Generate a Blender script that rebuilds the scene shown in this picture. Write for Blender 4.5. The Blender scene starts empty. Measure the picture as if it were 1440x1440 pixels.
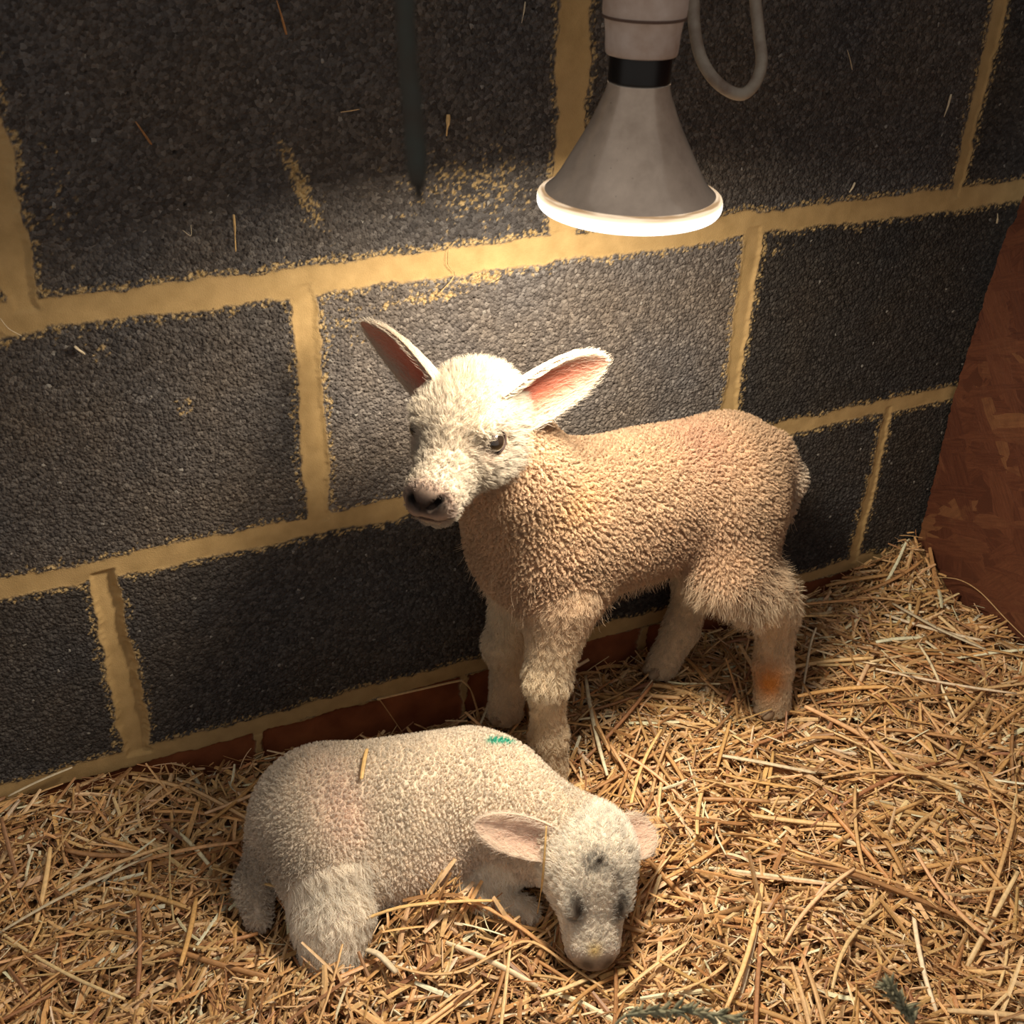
import bpy, math, random
import numpy as np
from mathutils import Matrix, Vector

random.seed(7)
rng = np.random.default_rng(11)
SC = bpy.context.scene
COL = SC.collection

# ------------------------------------------------------------------ camera
RT = np.array([0.911, -0.412, 0.026]); UP = np.array([0.198, 0.493, 0.847]); FW = np.array([0.362, 0.767, -0.531])
FW /= np.linalg.norm(FW); RT -= FW * (RT @ FW); RT /= np.linalg.norm(RT); UP = np.cross(RT, FW)
CAM = np.array([0.0112, -0.8466, 0.8003])
cd = bpy.data.cameras.new('camera'); cam = bpy.data.objects.new('camera', cd); COL.objects.link(cam)
cam.matrix_world = Matrix(((RT[0], UP[0], -FW[0], CAM[0]), (RT[1], UP[1], -FW[1], CAM[1]),
                           (RT[2], UP[2], -FW[2], CAM[2]), (0, 0, 0, 1)))
cd.sensor_width = 36.0; cd.lens = 36.0 * 1549.9 / 1440.0
cd.clip_start = 0.02; cd.clip_end = 50
cd.dof.use_dof = True; cd.dof.focus_distance = 1.0; cd.dof.aperture_fstop = 14.0
SC.camera = cam

# ------------------------------------------------------------------ world, exposure
w = bpy.data.worlds.new('barn_gloom'); SC.world = w; w.use_nodes = True
bg = w.node_tree.nodes['Background']; bg.inputs[0].default_value = (1.0, 0.91, 0.82, 1); bg.inputs[1].default_value = 0.40
SC.view_settings.view_transform = 'Standard'; SC.view_settings.look = 'None'
SC.view_settings.gamma = 1.0; SC.view_settings.use_curve_mapping = False
SC.view_settings.exposure = 0.0
LAMP_W = 4.9            # the heat lamp's own light, made in its builder
LAMP_COL = (1.0, 0.86, 0.66)
SC.cycles.use_denoising = True
SC.cycles_curves.shape = 'THICK'
SC.cycles.max_bounces = 7; SC.cycles.diffuse_bounces = 6
SC.cycles.sample_clamp_indirect = 4.0

# ------------------------------------------------------------------ helpers
def tag(o, label=None, cat=None, group=None, kind=None):
    if label: o['label'] = label
    if cat: o['category'] = cat
    if group: o['group'] = group
    if kind: o['kind'] = kind
    return o

def link(name, data, mats, parent=None, loc=(0, 0, 0)):
    o = bpy.data.objects.new(name, data); COL.objects.link(o); o.location = loc
    if mats is not None:
        for m in (mats if isinstance(mats, (list, tuple)) else [mats]): data.materials.append(m)
    if parent is not None: o.parent = parent
    return o

def fast_mesh(name, V, Q, smooth=True, attrs=None, mat_idx=None, T=None):
    """V (n,3); Q (m,4) quads; T (k,3) triangles; attrs {name: array on points}"""
    me = bpy.data.meshes.new(name)
    V = np.ascontiguousarray(V, np.float32)
    me.vertices.add(len(V)); me.vertices.foreach_set('co', V.ravel())
    Q = np.zeros((0, 4), np.int32) if Q is None else np.asarray(Q, np.int32)
    T = np.zeros((0, 3), np.int32) if T is None else np.asarray(T, np.int32)
    loops = np.concatenate([Q.ravel(), T.ravel()])
    me.loops.add(len(loops)); me.loops.foreach_set('vertex_index', loops.astype(np.int32))
    tot = len(Q) + len(T)
    st = np.concatenate([np.arange(len(Q)) * 4, len(Q) * 4 + np.arange(len(T)) * 3]).astype(np.int32)
    me.polygons.add(tot); me.polygons.foreach_set('loop_start', st)
    me.polygons.foreach_set('use_smooth', np.full(tot, smooth, bool))
    if mat_idx is not None: me.polygons.foreach_set('material_index', np.asarray(mat_idx, np.int32))
    me.update(calc_edges=True)
    for k, a in (attrs or {}).items():
        a = np.asarray(a, np.float32)
        if a.ndim == 1:
            at = me.attributes.new(k, 'FLOAT', 'POINT'); at.data.foreach_set('value', a)
        else:
            if a.shape[1] == 3: a = np.concatenate([a, np.ones((len(a), 1), np.float32)], 1)
            at = me.attributes.new(k, 'FLOAT_COLOR', 'POINT'); at.data.foreach_set('color', a.ravel())
    return me

def nrm(a): return a / (np.linalg.norm(a, axis=-1, keepdims=True) + 1e-12)
def s2l(c):
    c = np.asarray(c, float) / 255.0
    return np.where(c <= 0.04045, c / 12.92, ((c + 0.055) / 1.055) ** 2.4)
def sstep(a, b, x):
    t = np.clip((x - a) / (b - a), 0, 1); return t * t * (3 - 2 * t)

class VN:
    """value noise in 3D"""
    def __init__(s, seed): s.t = np.random.default_rng(seed).random((32, 32, 32)).astype(np.float32)
    def __call__(s, P):
        P = np.asarray(P, float); i = np.floor(P).astype(int); f = P - i; f = f * f * (3 - 2 * f); r = 0
        for dx in (0, 1):
            for dy in (0, 1):
                for dz in (0, 1):
                    wgt = (f[:, 0] if dx else 1 - f[:, 0]) * (f[:, 1] if dy else 1 - f[:, 1]) * (f[:, 2] if dz else 1 - f[:, 2])
                    r = r + wgt * s.t[(i[:, 0] + dx) & 31, (i[:, 1] + dy) & 31, (i[:, 2] + dz) & 31]
        return r * 2 - 1
N1, N2, N3 = VN(1), VN(2), VN(3)
def n2(x, y, sc, N=N1, off=0.0):
    return N(np.stack([x * sc + off, y * sc + off * 1.7, np.zeros_like(x) + off], -1))

def tube(path, rad, seg=12, caps=True):
    P = np.asarray(path, float); n = len(P); rad = np.broadcast_to(np.asarray(rad, float), (n,))
    T = nrm(np.gradient(P, axis=0)); a = np.array([0, 0, 1.0]) if abs(T[0][2]) < .9 else np.array([1.0, 0, 0])
    V = []; u = nrm(np.cross(T[0], a))
    for i in range(n):
        u = u - T[i] * (u @ T[i]); u = nrm(u); v = np.cross(T[i], u)
        th = np.arange(seg) * 2 * math.pi / seg
        V.append(P[i] + rad[i] * (np.cos(th)[:, None] * u + np.sin(th)[:, None] * v))
    V = np.concatenate(V); k = np.arange(seg); Q = []
    for i in range(n - 1):
        Q.append(np.stack([i * seg + k, i * seg + (k + 1) % seg, (i + 1) * seg + (k + 1) % seg, (i + 1) * seg + k], -1))
    Q = np.concatenate(Q); T3 = None
    if caps:
        V = np.concatenate([V, P[:1], P[-1:]]); c0, c1 = n * seg, n * seg + 1
        T3 = np.concatenate([np.stack([np.full(seg, c0), (k + 1) % seg, k], -1),
                             np.stack([np.full(seg, c1), (n - 1) * seg + k, (n - 1) * seg + (k + 1) % seg], -1)])
    return V, Q, T3

def lathe(prof, seg=64):
    """prof [(r,z)] about the z axis"""
    th = np.arange(seg) * 2 * math.pi / seg; V = []
    for r, z in prof: V.append(np.stack([r * np.cos(th), r * np.sin(th), np.full(seg, z)], -1))
    V = np.concatenate(V); k = np.arange(seg)
    Q = np.concatenate([np.stack([i * seg + k, i * seg + (k + 1) % seg, (i + 1) * seg + (k + 1) % seg, (i + 1) * seg + k], -1) for i in range(len(prof) - 1)])
    return V, Q

def spline(pts, n):
    P = np.asarray(pts, float); m = len(P); t = np.linspace(0, m - 1, n); i = np.minimum(t.astype(int), m - 2); f = (t - i)[:, None]
    p0 = P[np.maximum(i - 1, 0)]; p1 = P[i]; p2 = P[i + 1]; p3 = P[np.minimum(i + 2, m - 1)]
    return 0.5 * (2 * p1 + (p2 - p0) * f + (2 * p0 - 5 * p1 + 4 * p2 - p3) * f ** 2 + (3 * p1 - p0 - 3 * p2 + p3) * f ** 3)

# ------------------------------------------------------------------ materials
class NT:
    def __init__(s, name):
        s.m = bpy.data.materials.new(name); s.m.use_nodes = True; s.t = s.m.node_tree; s.t.nodes.clear()
        s.out = s.n('ShaderNodeOutputMaterial')
    def n(s, typ, **kw):
        x = s.t.nodes.new(typ)
        for k, v in kw.items(): setattr(x, k, v)
        return x
    def l(s, a, b): s.t.links.new(a, b)
    def setv(s, sock, v):
        if hasattr(v, 'default_value') or isinstance(v, bpy.types.NodeSocket): s.l(v, sock)
        elif isinstance(v, (tuple, list, np.ndarray)):
            v = tuple(float(q) for q in v); sock.default_value = v + (1.0,) if (len(v) == 3 and sock.type == 'RGBA') else v
        else: sock.default_value = v
    def bsdf(s, **kw):
        b = s.n('ShaderNodeBsdfPrincipled'); s.l(b.outputs[0], s.out.inputs[0])
        for k, v in kw.items(): s.setv(b.inputs[k.replace('_', ' ')], v)
        return b
    def attr(s, name, out='Fac'):
        a = s.n('ShaderNodeAttribute', attribute_name=name); return a.outputs[out]
    def coord(s): return s.n('ShaderNodeTexCoord').outputs['Object']
    def noise(s, vec, scale, detail=3, rough=.55, out='Fac'):
        x = s.n('ShaderNodeTexNoise'); s.l(vec, x.inputs['Vector']); x.inputs['Scale'].default_value = scale
        x.inputs['Detail'].default_value = detail; x.inputs['Roughness'].default_value = rough; return x.outputs[out]
    def voro(s, vec, scale, out='Distance', feature='F1', rnd=1.0):
        x = s.n('ShaderNodeTexVoronoi', feature=feature); s.l(vec, x.inputs['Vector']); x.inputs['Scale'].default_value = scale
        x.inputs['Randomness'].default_value = rnd; return x.outputs[out]
    def mix(s, f, a, b, mode='MIX'):
        x = s.n('ShaderNodeMix', data_type='RGBA', blend_type=mode); s.setv(x.inputs[0], f); s.setv(x.inputs[6], a); s.setv(x.inputs[7], b); return x.outputs[2]
    def math(s, op, a, b=0.0, c=None):
        x = s.n('ShaderNodeMath', operation=op); s.setv(x.inputs[0], a); s.setv(x.inputs[1], b)
        if c is not None: s.setv(x.inputs[2], c)
        return x.outputs[0]
    def ramp(s, f, stops):
        x = s.n('ShaderNodeValToRGB'); s.l(f, x.inputs[0]); e = x.color_ramp.elements
        while len(e) < len(stops): e.new(0.5)
        for q, (p, c) in zip(e, stops): q.position = p; q.color = (*[float(v) for v in c], 1) if len(c) == 3 else c
        return x.outputs[0]
    def mapr(s, f, a, b, c=0.0, d=1.0):
        x = s.n('ShaderNodeMapRange'); s.l(f, x.inputs[0])
        for i, v in enumerate((a, b, c, d)): x.inputs[i + 1].default_value = v
        return x.outputs[0]
    def bump(s, h, strength, dist, b):
        x = s.n('ShaderNodeBump'); x.inputs['Strength'].default_value = strength; x.inputs['Distance'].default_value = dist
        s.l(h, x.inputs['Height']); s.l(x.outputs[0], b.inputs['Normal'])

def mat_wall():
    k = NT('block_wall'); c = k.coord(); mo = k.attr('mortar'); br = k.attr('brick'); sm = k.attr('smear')
    cell = k.n('ShaderNodeTexVoronoi'); k.l(c, cell.inputs['Vector']); cell.inputs['Scale'].default_value = 310
    cell2 = k.voro(c, 520)
    sep = k.n('ShaderNodeSeparateColor'); k.l(cell.outputs['Color'], sep.inputs[0])
    stone = k.ramp(sep.outputs[0], [(0, (.048, .0435, .043)), (.55, (.078, .0715, .0705)), (.9, (.106, .098, .096)), (1, (.14, .131, .128))])
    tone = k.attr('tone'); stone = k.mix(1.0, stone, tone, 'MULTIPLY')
    big = k.noise(c, 9, 3)
    stone = k.mix(k.mapr(big, .35, .7), stone, k.mix(1.0, stone, (1.25, 1.12, .95), 'MULTIPLY'))
    speck = k.math('GREATER_THAN', sep.outputs[1], .9975)
    stone = k.mix(k.math('MULTIPLY', speck, .5), stone, (.35, .33, .30))
    mcol = k.ramp(k.noise(c, 60, 4), [(.25, (.335, .225, .098)), (.75, (.46, .315, .145))])
    mcol = k.mix(k.mapr(k.noise(c, 14, 2), .5, .75, 0, .5), mcol, (.40, .27, .13))
    pale = k.mix(k.mapr(k.noise(c, 420, 2), .35, .65), (.33, .22, .085), (.55, .40, .20))
    bcol = k.ramp(k.noise(c, 30, 4), [(.3, (.17, .05, .022)), (.7, (.30, .10, .04))])
    col = k.mix(sm, stone, pale); col = k.mix(mo, col, mcol); col = k.mix(br, col, bcol)
    b = k.bsdf(Base_Color=col, Roughness=.92); b.inputs['Specular IOR Level'].default_value = .12
    inv = k.math('SUBTRACT', 1.0, k.math('MAXIMUM', mo, br))
    gran = k.math('SUBTRACT', .62, cell.outputs['Distance'])
    gran = k.math('ADD', k.math('MULTIPLY', gran, .9), k.math('MULTIPLY', cell2, -.35))
    pits = k.mapr(k.voro(c, 95), .0, .16, -1.6, 0.0)
    gran = k.math('ADD', gran, k.math('MULTIPLY', pits, k.mapr(k.noise(c, 40, 1), .5, .62)))
    fine = k.math('MULTIPLY', k.noise(c, 900, 2), .12)
    h = k.math('ADD', k.math('MULTIPLY', gran, inv), fine)
    d = k.n('ShaderNodeDisplacement'); k.l(h, d.inputs['Height']); d.inputs['Midlevel'].default_value = .3; d.inputs['Scale'].default_value = .0027
    k.l(d.outputs[0], k.out.inputs['Displacement']); k.m.displacement_method = 'BOTH'
    return k.m

def mat_osb():
    """pressed strands: patches of grain lying at many angles over one another"""
    k = NT('stained_strand_board'); c = k.coord(); col = k.mix(k.noise(c, 30, 4), (.060, .017, .008), (.105, .031, .014)); hh = k.noise(c, 120, 3)
    for i, (ang, sc) in enumerate(((.25, 1.0), (1.15, 1.1), (-.6, .9), (1.9, 1.2), (.7, .8), (-1.1, 1.3))):
        ro = k.n('ShaderNodeVectorRotate', rotation_type='X_AXIS'); k.l(c, ro.inputs['Vector']); ro.inputs['Angle'].default_value = ang
        mp = k.n('ShaderNodeMapping'); k.l(ro.outputs[0], mp.inputs[0]); mp.inputs['Scale'].default_value = (1, 3.6, 1); mp.inputs['Location'].default_value = (i * 3.1, i * 1.7, i * 2.3)
        wv = k.n('ShaderNodeTexNoise'); k.l(mp.outputs[0], wv.inputs['Vector']); wv.inputs['Scale'].default_value = 30
        ad = k.n('ShaderNodeVectorMath', operation='MULTIPLY_ADD'); k.l(wv.outputs['Color'], ad.inputs[0]); ad.inputs[1].default_value = (.025, .025, .025); k.l(mp.outputs[0], ad.inputs[2])
        v = k.n('ShaderNodeTexVoronoi'); k.l(ad.outputs[0], v.inputs['Vector']); v.inputs['Scale'].default_value = 15 * sc
        sep = k.n('ShaderNodeSeparateColor'); k.l(v.outputs['Color'], sep.inputs[0])
        m2 = k.n('ShaderNodeMapping'); k.l(ro.outputs[0], m2.inputs[0]); m2.inputs['Scale'].default_value = (1, 16, 1.3)
        g = k.noise(m2.outputs[0], 26, 5, .65)
        strand = k.ramp(g, [(.28, (.050, .013, .006)), (.5, (.115, .034, .015)), (.72, (.185, .064, .029))])
        strand = k.mix(.5, strand, k.ramp(sep.outputs[1], [(0, (.065, .017, .008)), (.75, (.130, .042, .019)), (.95, (.17, .065, .028)), (1, (.27, .125, .05))]))
        mask = k.math('GREATER_THAN', sep.outputs[0], .66); soft = k.math('MULTIPLY', mask, k.mapr(k.noise(ro.outputs[0], 60, 3), .3, .5, .45, 1.0))
        col = k.mix(soft, col, strand); hh = k.math('ADD', hh, k.math('MULTIPLY', k.math('ADD', g, sep.outputs[2]), mask))
    b = k.bsdf(Base_Color=col, Roughness=.6); k.bump(hh, .35, .0012, b)
    return k.m

def mat_attr(name, rough=.8, spec=.3, mult=(1, 1, 1), noise=0.0, nscale=80, sss=0.0, transl=0.0):
    k = NT(name); col = k.attr('col', 'Color')
    if noise: col = k.mix(noise, col, k.mix(1.0, col, k.ramp(k.noise(k.coord(), nscale, 3), [(.3, (.45, .40, .34)), (.7, (1.25, 1.2, 1.1))]), 'MULTIPLY'))
    b = k.bsdf(Base_Color=col, Roughness=rough); b.inputs['Specular IOR Level'].default_value = spec
    if sss:
        b.inputs['Subsurface Weight'].default_value = sss; b.inputs['Subsurface Radius'].default_value = (.012, .005, .003); b.inputs['Subsurface Scale'].default_value = .6
    if transl:
        tr = k.n('ShaderNodeBsdfTranslucent'); k.l(col, tr.inputs[0]); mx = k.n('ShaderNodeMixShader'); mx.inputs[0].default_value = transl
        k.l(b.outputs[0], mx.inputs[1]); k.l(tr.outputs[0], mx.inputs[2]); k.l(mx.outputs[0], k.out.inputs[0])
    return k.m

def mat_flat(name, col, rough=.6, metal=0.0, noise=None, spec=.4, nscale=40, bump=0.0, coat=0.0):
    k = NT(name); cc = col
    if noise is not None: cc = k.mix(k.mapr(k.noise(k.coord(), nscale, 4), .38, .68), col, noise)
    b = k.bsdf(Base_Color=cc, Roughness=rough, Metallic=metal); b.inputs['Specular IOR Level'].default_value = spec; b.inputs['Coat Weight'].default_value = coat
    if bump: k.bump(k.noise(k.coord(), nscale * 4, 3), bump, .001, b)
    return k.m

M_WALL, M_OSB = mat_wall(), mat_osb()
M_FLOOR = mat_flat('concrete_floor', (.12, .10, .08), .9, noise=(.20, .17, .13))
M_STRAW = mat_attr('straw', .48, .45, noise=.45, nscale=260, transl=.12)
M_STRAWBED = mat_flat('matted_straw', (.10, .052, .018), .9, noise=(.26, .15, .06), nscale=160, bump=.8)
M_SKIN = mat_attr('lamb_skin', .75, .25, noise=.25, nscale=420, sss=.12, transl=.22)
M_FUR = mat_attr('lamb_hair', .75, .2, transl=.32)
M_EYE = mat_flat('eye_dark', (.012, .008, .006), .06, spec=.7, coat=1.0)
M_LID = mat_flat('eyelid', (.035, .020, .017), .5)
M_HOOF = mat_flat('hoof_horn', (.20, .13, .08), .6, noise=(.32, .24, .16))

# ------------------------------------------------------------------ setting: wall, board, floor
AX, BX, CX = 0.480, 0.2455, 0.0257       # heights of the bed joints
def build_wall():
    xs = np.unique(np.concatenate([np.arange(-.9, -.17, .012), np.arange(-.17, 1.03, .00135), np.arange(1.03, 1.25, .012)]).round(6))
    zs = np.unique(np.concatenate([np.arange(-.12, -.04, .008), np.arange(-.04, .745, .00135), np.arange(.745, 1.5, .012)]).round(6))
    X, Z = np.meshgrid(xs, zs); x = X.ravel(); z = Z.ravel()
    wob = n2(x, z, 28) * .0022 + n2(x, z, 90, N2) * .0018 + n2(x, z, 300, N3) * .0013
    wob2 = n2(x, z, 28, N3, 9.) * .0022 + n2(x, z, 90, N1, 5.) * .0018 + n2(x, z, 300, N2, 3.) * .0013
    d = np.full(len(x), 9.0); depth = np.zeros(len(x)); prof = np.zeros(len(x))
    # perps: x at their height, half width, courses, recess
    C0, B0, A0, D0 = CX, BX, AX, AX + .235
    perps = []
    for x0, hw, rec in ((.007, .013, .004), (.454, .0145, .0008), (.908, .0075, .002), (-.44, .011, .002)): perps.append((x0, hw, A0, D0, rec))
    for x0, hw, rec in ((.216, .0115, .0022), (.659, .0105, .0025), (-.235, .011, .002), (1.11, .01, .002)): perps.append((x0, hw, B0, A0, rec))
    for x0, hw, rec in ((.0215, .013, .0075), (.446, .011, .003), (.884, .0072, .0025), (-.43, .01, .003)): perps.append((x0, hw, C0, B0, rec))
    for x0, hw, rec in ((.235, .011, .002), (.682, .01, .002), (-.215, .011, .002)): perps.append((x0, hw, D0, 1.6, rec))
    for z0, hwl, hwr in ((A0, .0118, .0112), (B0, .0108, .0082), (C0, .0115, .008), (D0, .011, .010), (D0 + .235, .01, .01), (D0 + .47, .01, .01)):
        hw = np.interp(x, [0, 1], [hwl, hwr]); q = np.abs(z - z0 - n2(x, x * 0, 9, N2, z0 * 10) * .002) - hw - wob
        d = np.minimum(d, q); depth = np.where(q < .004, np.maximum(depth, .0008), depth)
    for x0, hw, za, zb, rec in perps:
        q = np.abs(x - x0 - n2(z, z * 0, 9, N3, x0 * 10) * .0015) - hw - wob2
        q = np.maximum(q, np.maximum(za - z, z - zb)); ins = q < .004
        d = np.minimum(d, q)
        t = np.clip(-q / hw, 0, 1); side = np.clip(.5 + .5 * (x - x0) / hw, 0, 1)
        depth = np.where(ins, np.maximum(depth, rec * sstep(0, .45, t) * (.35 + .65 * side)), depth)
    mort = sstep(.0011, -.0011, d)
    brick = sstep(.0, -.003, z - (C0 - .0095) - wob * .8) * 1.0
    for bx in np.arange(-.6, 1.2, .225):     # red brick course under the blocks
        brick *= 1 - sstep(.0055, .004, np.abs(x - bx - .06) + wob) * (z < C0)
    mort = np.maximum(mort * (1 - brick), (z < C0 - .0095) * (1 - brick))
    # old mortar wiped over the block faces
    def blob(cx, cz, ax, az, rot=0.0):
        c, s = math.cos(rot), math.sin(rot); u = (x - cx) * c + (z - cz) * s; v = -(x - cx) * s + (z - cz) * c
        return np.exp(-((u / ax) ** 2 + (v / az) ** 2))
    sm = blob(.222, .556, .0075, .036, .38) * .95 + blob(.355, .548, .055, .028) * .42 + blob(.325, .452, .035, .006, .05) * .95 + blob(.375, .462, .02, .006) * .7 \
        + blob(.25, .44, .022, .022) * .35 + blob(.055, .45, .03, .012) * .25 + blob(.112, .385, .008, .01) * .45 + blob(.04, .57, .015, .05) * .3 \
        + np.exp(-((d - .003) / .004) ** 2) * .55 + blob(.93, .472, .03, .006) * .5 + blob(.69, .45, .03, .008) * .3 + blob(.39, .53, .04, .03) * .22
    grain = .5 + .62 * n2(x, z, 560, N1, 2.) + .25 * n2(x, z, 240, N2, 4.)
    sm = sstep(.42, .62, sm * .75 + (grain - .5) * .7 * (sm > .04)) * (1 - mort) * (1 - brick) * .8
    y = depth * mort + .0006 * n2(x, z, 22, N2) + brick * .004
    y = y - .0005 * sstep(0, .5, mort) * n2(x, z, 70, N1, 8)
    # blocks vary; lamp pool, falloff and shade are put into their tone too
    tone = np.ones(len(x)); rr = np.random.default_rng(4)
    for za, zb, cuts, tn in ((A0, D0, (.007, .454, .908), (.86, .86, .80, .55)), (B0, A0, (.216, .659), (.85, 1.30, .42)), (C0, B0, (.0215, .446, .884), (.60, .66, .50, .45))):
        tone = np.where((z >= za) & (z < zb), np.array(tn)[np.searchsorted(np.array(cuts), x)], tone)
    V = np.stack([x, y, z], -1)
    nx, nz = len(xs), len(zs); i = np.arange(nx * nz).reshape(nz, nx)
    Q = np.stack([i[:-1, :-1], i[:-1, 1:], i[1:, 1:], i[1:, :-1]], -1).reshape(-1, 4)
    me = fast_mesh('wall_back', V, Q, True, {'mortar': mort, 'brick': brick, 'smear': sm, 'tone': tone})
    o = link('wall_back', me, M_WALL); tag(o, 'dark grey concrete block wall with sandy mortar joints', 'wall', kind='structure')

def build_board():
    """strand board partition at right angles to the block wall, its cut edge ragged"""
    zs = np.arange(-.06, 1.3, .003); n = len(zs)
    g = np.interp(zs, [-.06, .03, .13, .24, .33, .42, .445, .46, .5, 1.3], [.006, .006, .005, .002, .006, .012, .015, .021, .023, .03])
    g = g + .0012 * n2(zs, zs * 0, 160) + .0009 * n2(zs, zs * 0, 420, N2) + .003
    ys = np.concatenate([[0], np.cumsum(np.full(40, .03))])
    V = []; Q = []
    for side, X in ((0, .975), (1, .993)):
        Y = -g[:, None] - ys[None, :] * 1.0; V.append(np.stack([np.full_like(Y, X), Y, np.repeat(zs[:, None], len(ys), 1)], -1).reshape(-1, 3))
    m = len(ys); idx = np.arange(n * m).reshape(n, m); a = idx; b = idx + n * m
    Q.append(np.stack([a[:-1, :-1], a[1:, :-1], a[1:, 1:], a[:-1, 1:]], -1).reshape(-1, 4))
    Q.append(np.stack([b[:-1, :-1], b[:-1, 1:], b[1:, 1:], b[1:, :-1]], -1).reshape(-1, 4))
    Q.append(np.stack([a[:-1, 0], b[:-1, 0], b[1:, 0], a[1:, 0]], -1)); Q.append(np.stack([a[:-1, -1], a[1:, -1], b[1:, -1], b[:-1, -1]], -1))
    Q.append(np.stack([a[-1, :-1], b[-1, :-1], b[-1, 1:], a[-1, 1:]], -1)); Q.append(np.stack([a[0, :-1], a[0, 1:], b[0, 1:], b[0, :-1]], -1))
    me = fast_mesh('wall_right', np.concatenate(V), np.concatenate(Q), False)
    tag(link('wall_right', me, M_OSB), 'red brown stained strand board partition at the right end of the pen', 'partition', kind='structure')

def build_floor():
    V = np.array([[-.9, -1.4, -.06], [1.25, -1.4, -.06], [1.25, .02, -.06], [-.9, .02, -.06]])
    tag(link('floor', fast_mesh('floor', V, [[0, 1, 2, 3]], False), M_FLOOR), 'concrete floor under the straw', 'floor', kind='structure')
build_wall(); build_board(); build_floor()

# ------------------------------------------------------------------ the heat lamp
LX, LY, LZ = .383, -.224, .586      # centre of the lens face
def build_lamp():
    root = bpy.data.objects.new('heat_lamp', None); COL.objects.link(root); root.location = (LX, LY, LZ)
    tag(root, 'lit clear reflector heat lamp bulb hanging in a dirty white holder above the lambs', 'lamp')
    # bulb: dirty reflector cone
    k = NT('bulb_glass'); c = k.coord()
    sepx = k.n('ShaderNodeSeparateXYZ'); k.l(c, sepx.inputs[0])
    dirt = k.noise(c, 55, 5, .6)
    col = k.mix(k.mapr(dirt, .35, .7), (.36, .275, .21), (.54, .435, .345))
    spot = k.mapr(k.voro(c, 160), .0, .10, 1, 0); spot = k.math('MULTIPLY', spot, k.mapr(k.noise(c, 60, 1), .56, .62))
    col = k.mix(spot, col, (.06, .04, .03))
    b = k.bsdf(Base_Color=col, Metallic=.35, Roughness=.30); k.setv(b.inputs['Emission Color'], (1, .80, .62)); k.setv(b.inputs['Emission Strength'], k.mapr(sepx.outputs[2], .012, .06, .085, .015)); b.inputs['Coat Weight'].default_value = .8; b.inputs['Coat Roughness'].default_value = .06
    prof = [(.0195, .0795), (.0197, .077), (.0212, .072), (.0235, .067), (.026, .061), (.0292, .054), (.0335, .046), (.038, .038), (.0425, .030), (.0468, .0225), (.0515, .0160), (.0560, .0122)]
    prof = [(p[0], p[1]) for p in spline([(r, z, 0) for r, z in prof], 48)]
    V, Q = lathe(prof, 96); link('bulb', fast_mesh('bulb', V, Q), k.m, root)
    # glass rim and lens that glow with the lamp's light
    g = NT('lit_glass'); c = g.coord(); em = g.n('ShaderNodeEmission'); sx = g.n('ShaderNodeSeparateXYZ'); g.l(c, sx.inputs[0])
    band = g.ramp(g.mapr(sx.outputs[2], .0, .0135), [(0, (1, 1, 1)), (.55, (1, .93, .80)), (.75, (.42, .30, .18)), (.86, (.20, .125, .065)), (1, (.16, .095, .05))])
    wv = g.n('ShaderNodeTexNoise'); mpp = g.n('ShaderNodeMapping'); g.l(c, mpp.inputs[0]); mpp.inputs['Scale'].default_value = (30, 30, 900); g.l(mpp.outputs[0], wv.inputs['Vector']); wv.inputs['Scale'].default_value = 1.0
    g.setv(em.inputs['Color'], g.mix(g.mapr(wv.outputs['Fac'], .42, .6, 0, .45), band, (.62, .50, .36)))
    em.inputs['Strength'].default_value = 3.0
    gl = g.n('ShaderNodeBsdfGlossy'); gl.inputs['Roughness'].default_value = .15; ad = g.n('ShaderNodeMixShader'); ad.inputs[0].default_value = .12
    g.l(em.outputs[0], ad.inputs[1]); g.l(gl.outputs[0], ad.inputs[2]); g.l(ad.outputs[0], g.out.inputs[0])
    rp = [(.0558, .0124), (.0580, .0118), (.0598, .0104), (.0605, .0085), (.0606, .0062), (.0602, .0038), (.0588, .0016), (.0560, .0004)]
    rp = [(p[0], p[1]) for p in spline([(r, z, 0) for r, z in rp], 28)]
    V, Q = lathe(rp, 96); link('glass_rim', fast_mesh('glass_rim', V, Q), g.m, root)
    l = NT('lit_lens'); e2 = l.n('ShaderNodeEmission'); e2.inputs['Color'].default_value = (1, .93, .8, 1); e2.inputs['Strength'].default_value = 6; l.l(e2.outputs[0], l.out.inputs[0])
    lp = [(.0562, .0005), (.045, -.0008), (.03, -.0018), (.015, -.0023), (.0002, -.0025)]
    V, Q = lathe(lp, 96); link('lens', fast_mesh('lens', V, Q), l.m, root)
    # black collar
    mb = mat_flat('black_collar', (.006, .005, .005), .35)
    V, Q = lathe([(.0165, .098), (.0190, .0975), (.0194, .096), (.0194, .0815), (.0192, .079), (.0175, .0782)], 64); link('collar', fast_mesh('collar', V, Q), mb, root)
    # holder
    mh = mat_flat('dirty_white_holder', (.58, .50, .455), .55, noise=(.36, .25, .19), nscale=35)
    hp = [(.0178, .0965), (.0215, .0958), (.0222, .0968), (.0226, .100), (.0229, .107), (.0240, .1155), (.0249, .1165), (.0252, .1168), (.0250, .1176), (.0254, .1182), (.0257, .122), (.0258, .14), (.0255, .158), (.0235, .17), (.016, .178), (.007, .182), (.004, .19)]
    V, Q = lathe(hp, 72); h = link('lamp_holder', fast_mesh('lamp_holder', V, Q), mh, root)
    V, Q = lathe([(.0251, .1163), (.0258, .1168), (.0258, .1177), (.0252, .1182)], 72); link('seam', fast_mesh('seam', V, Q), mat_flat('seam_grime', (.10, .06, .045), .8), h)
    mc = mat_flat('grey_flex', (.30, .26, .21), .5, noise=(.17, .12, .09), nscale=60)
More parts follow.
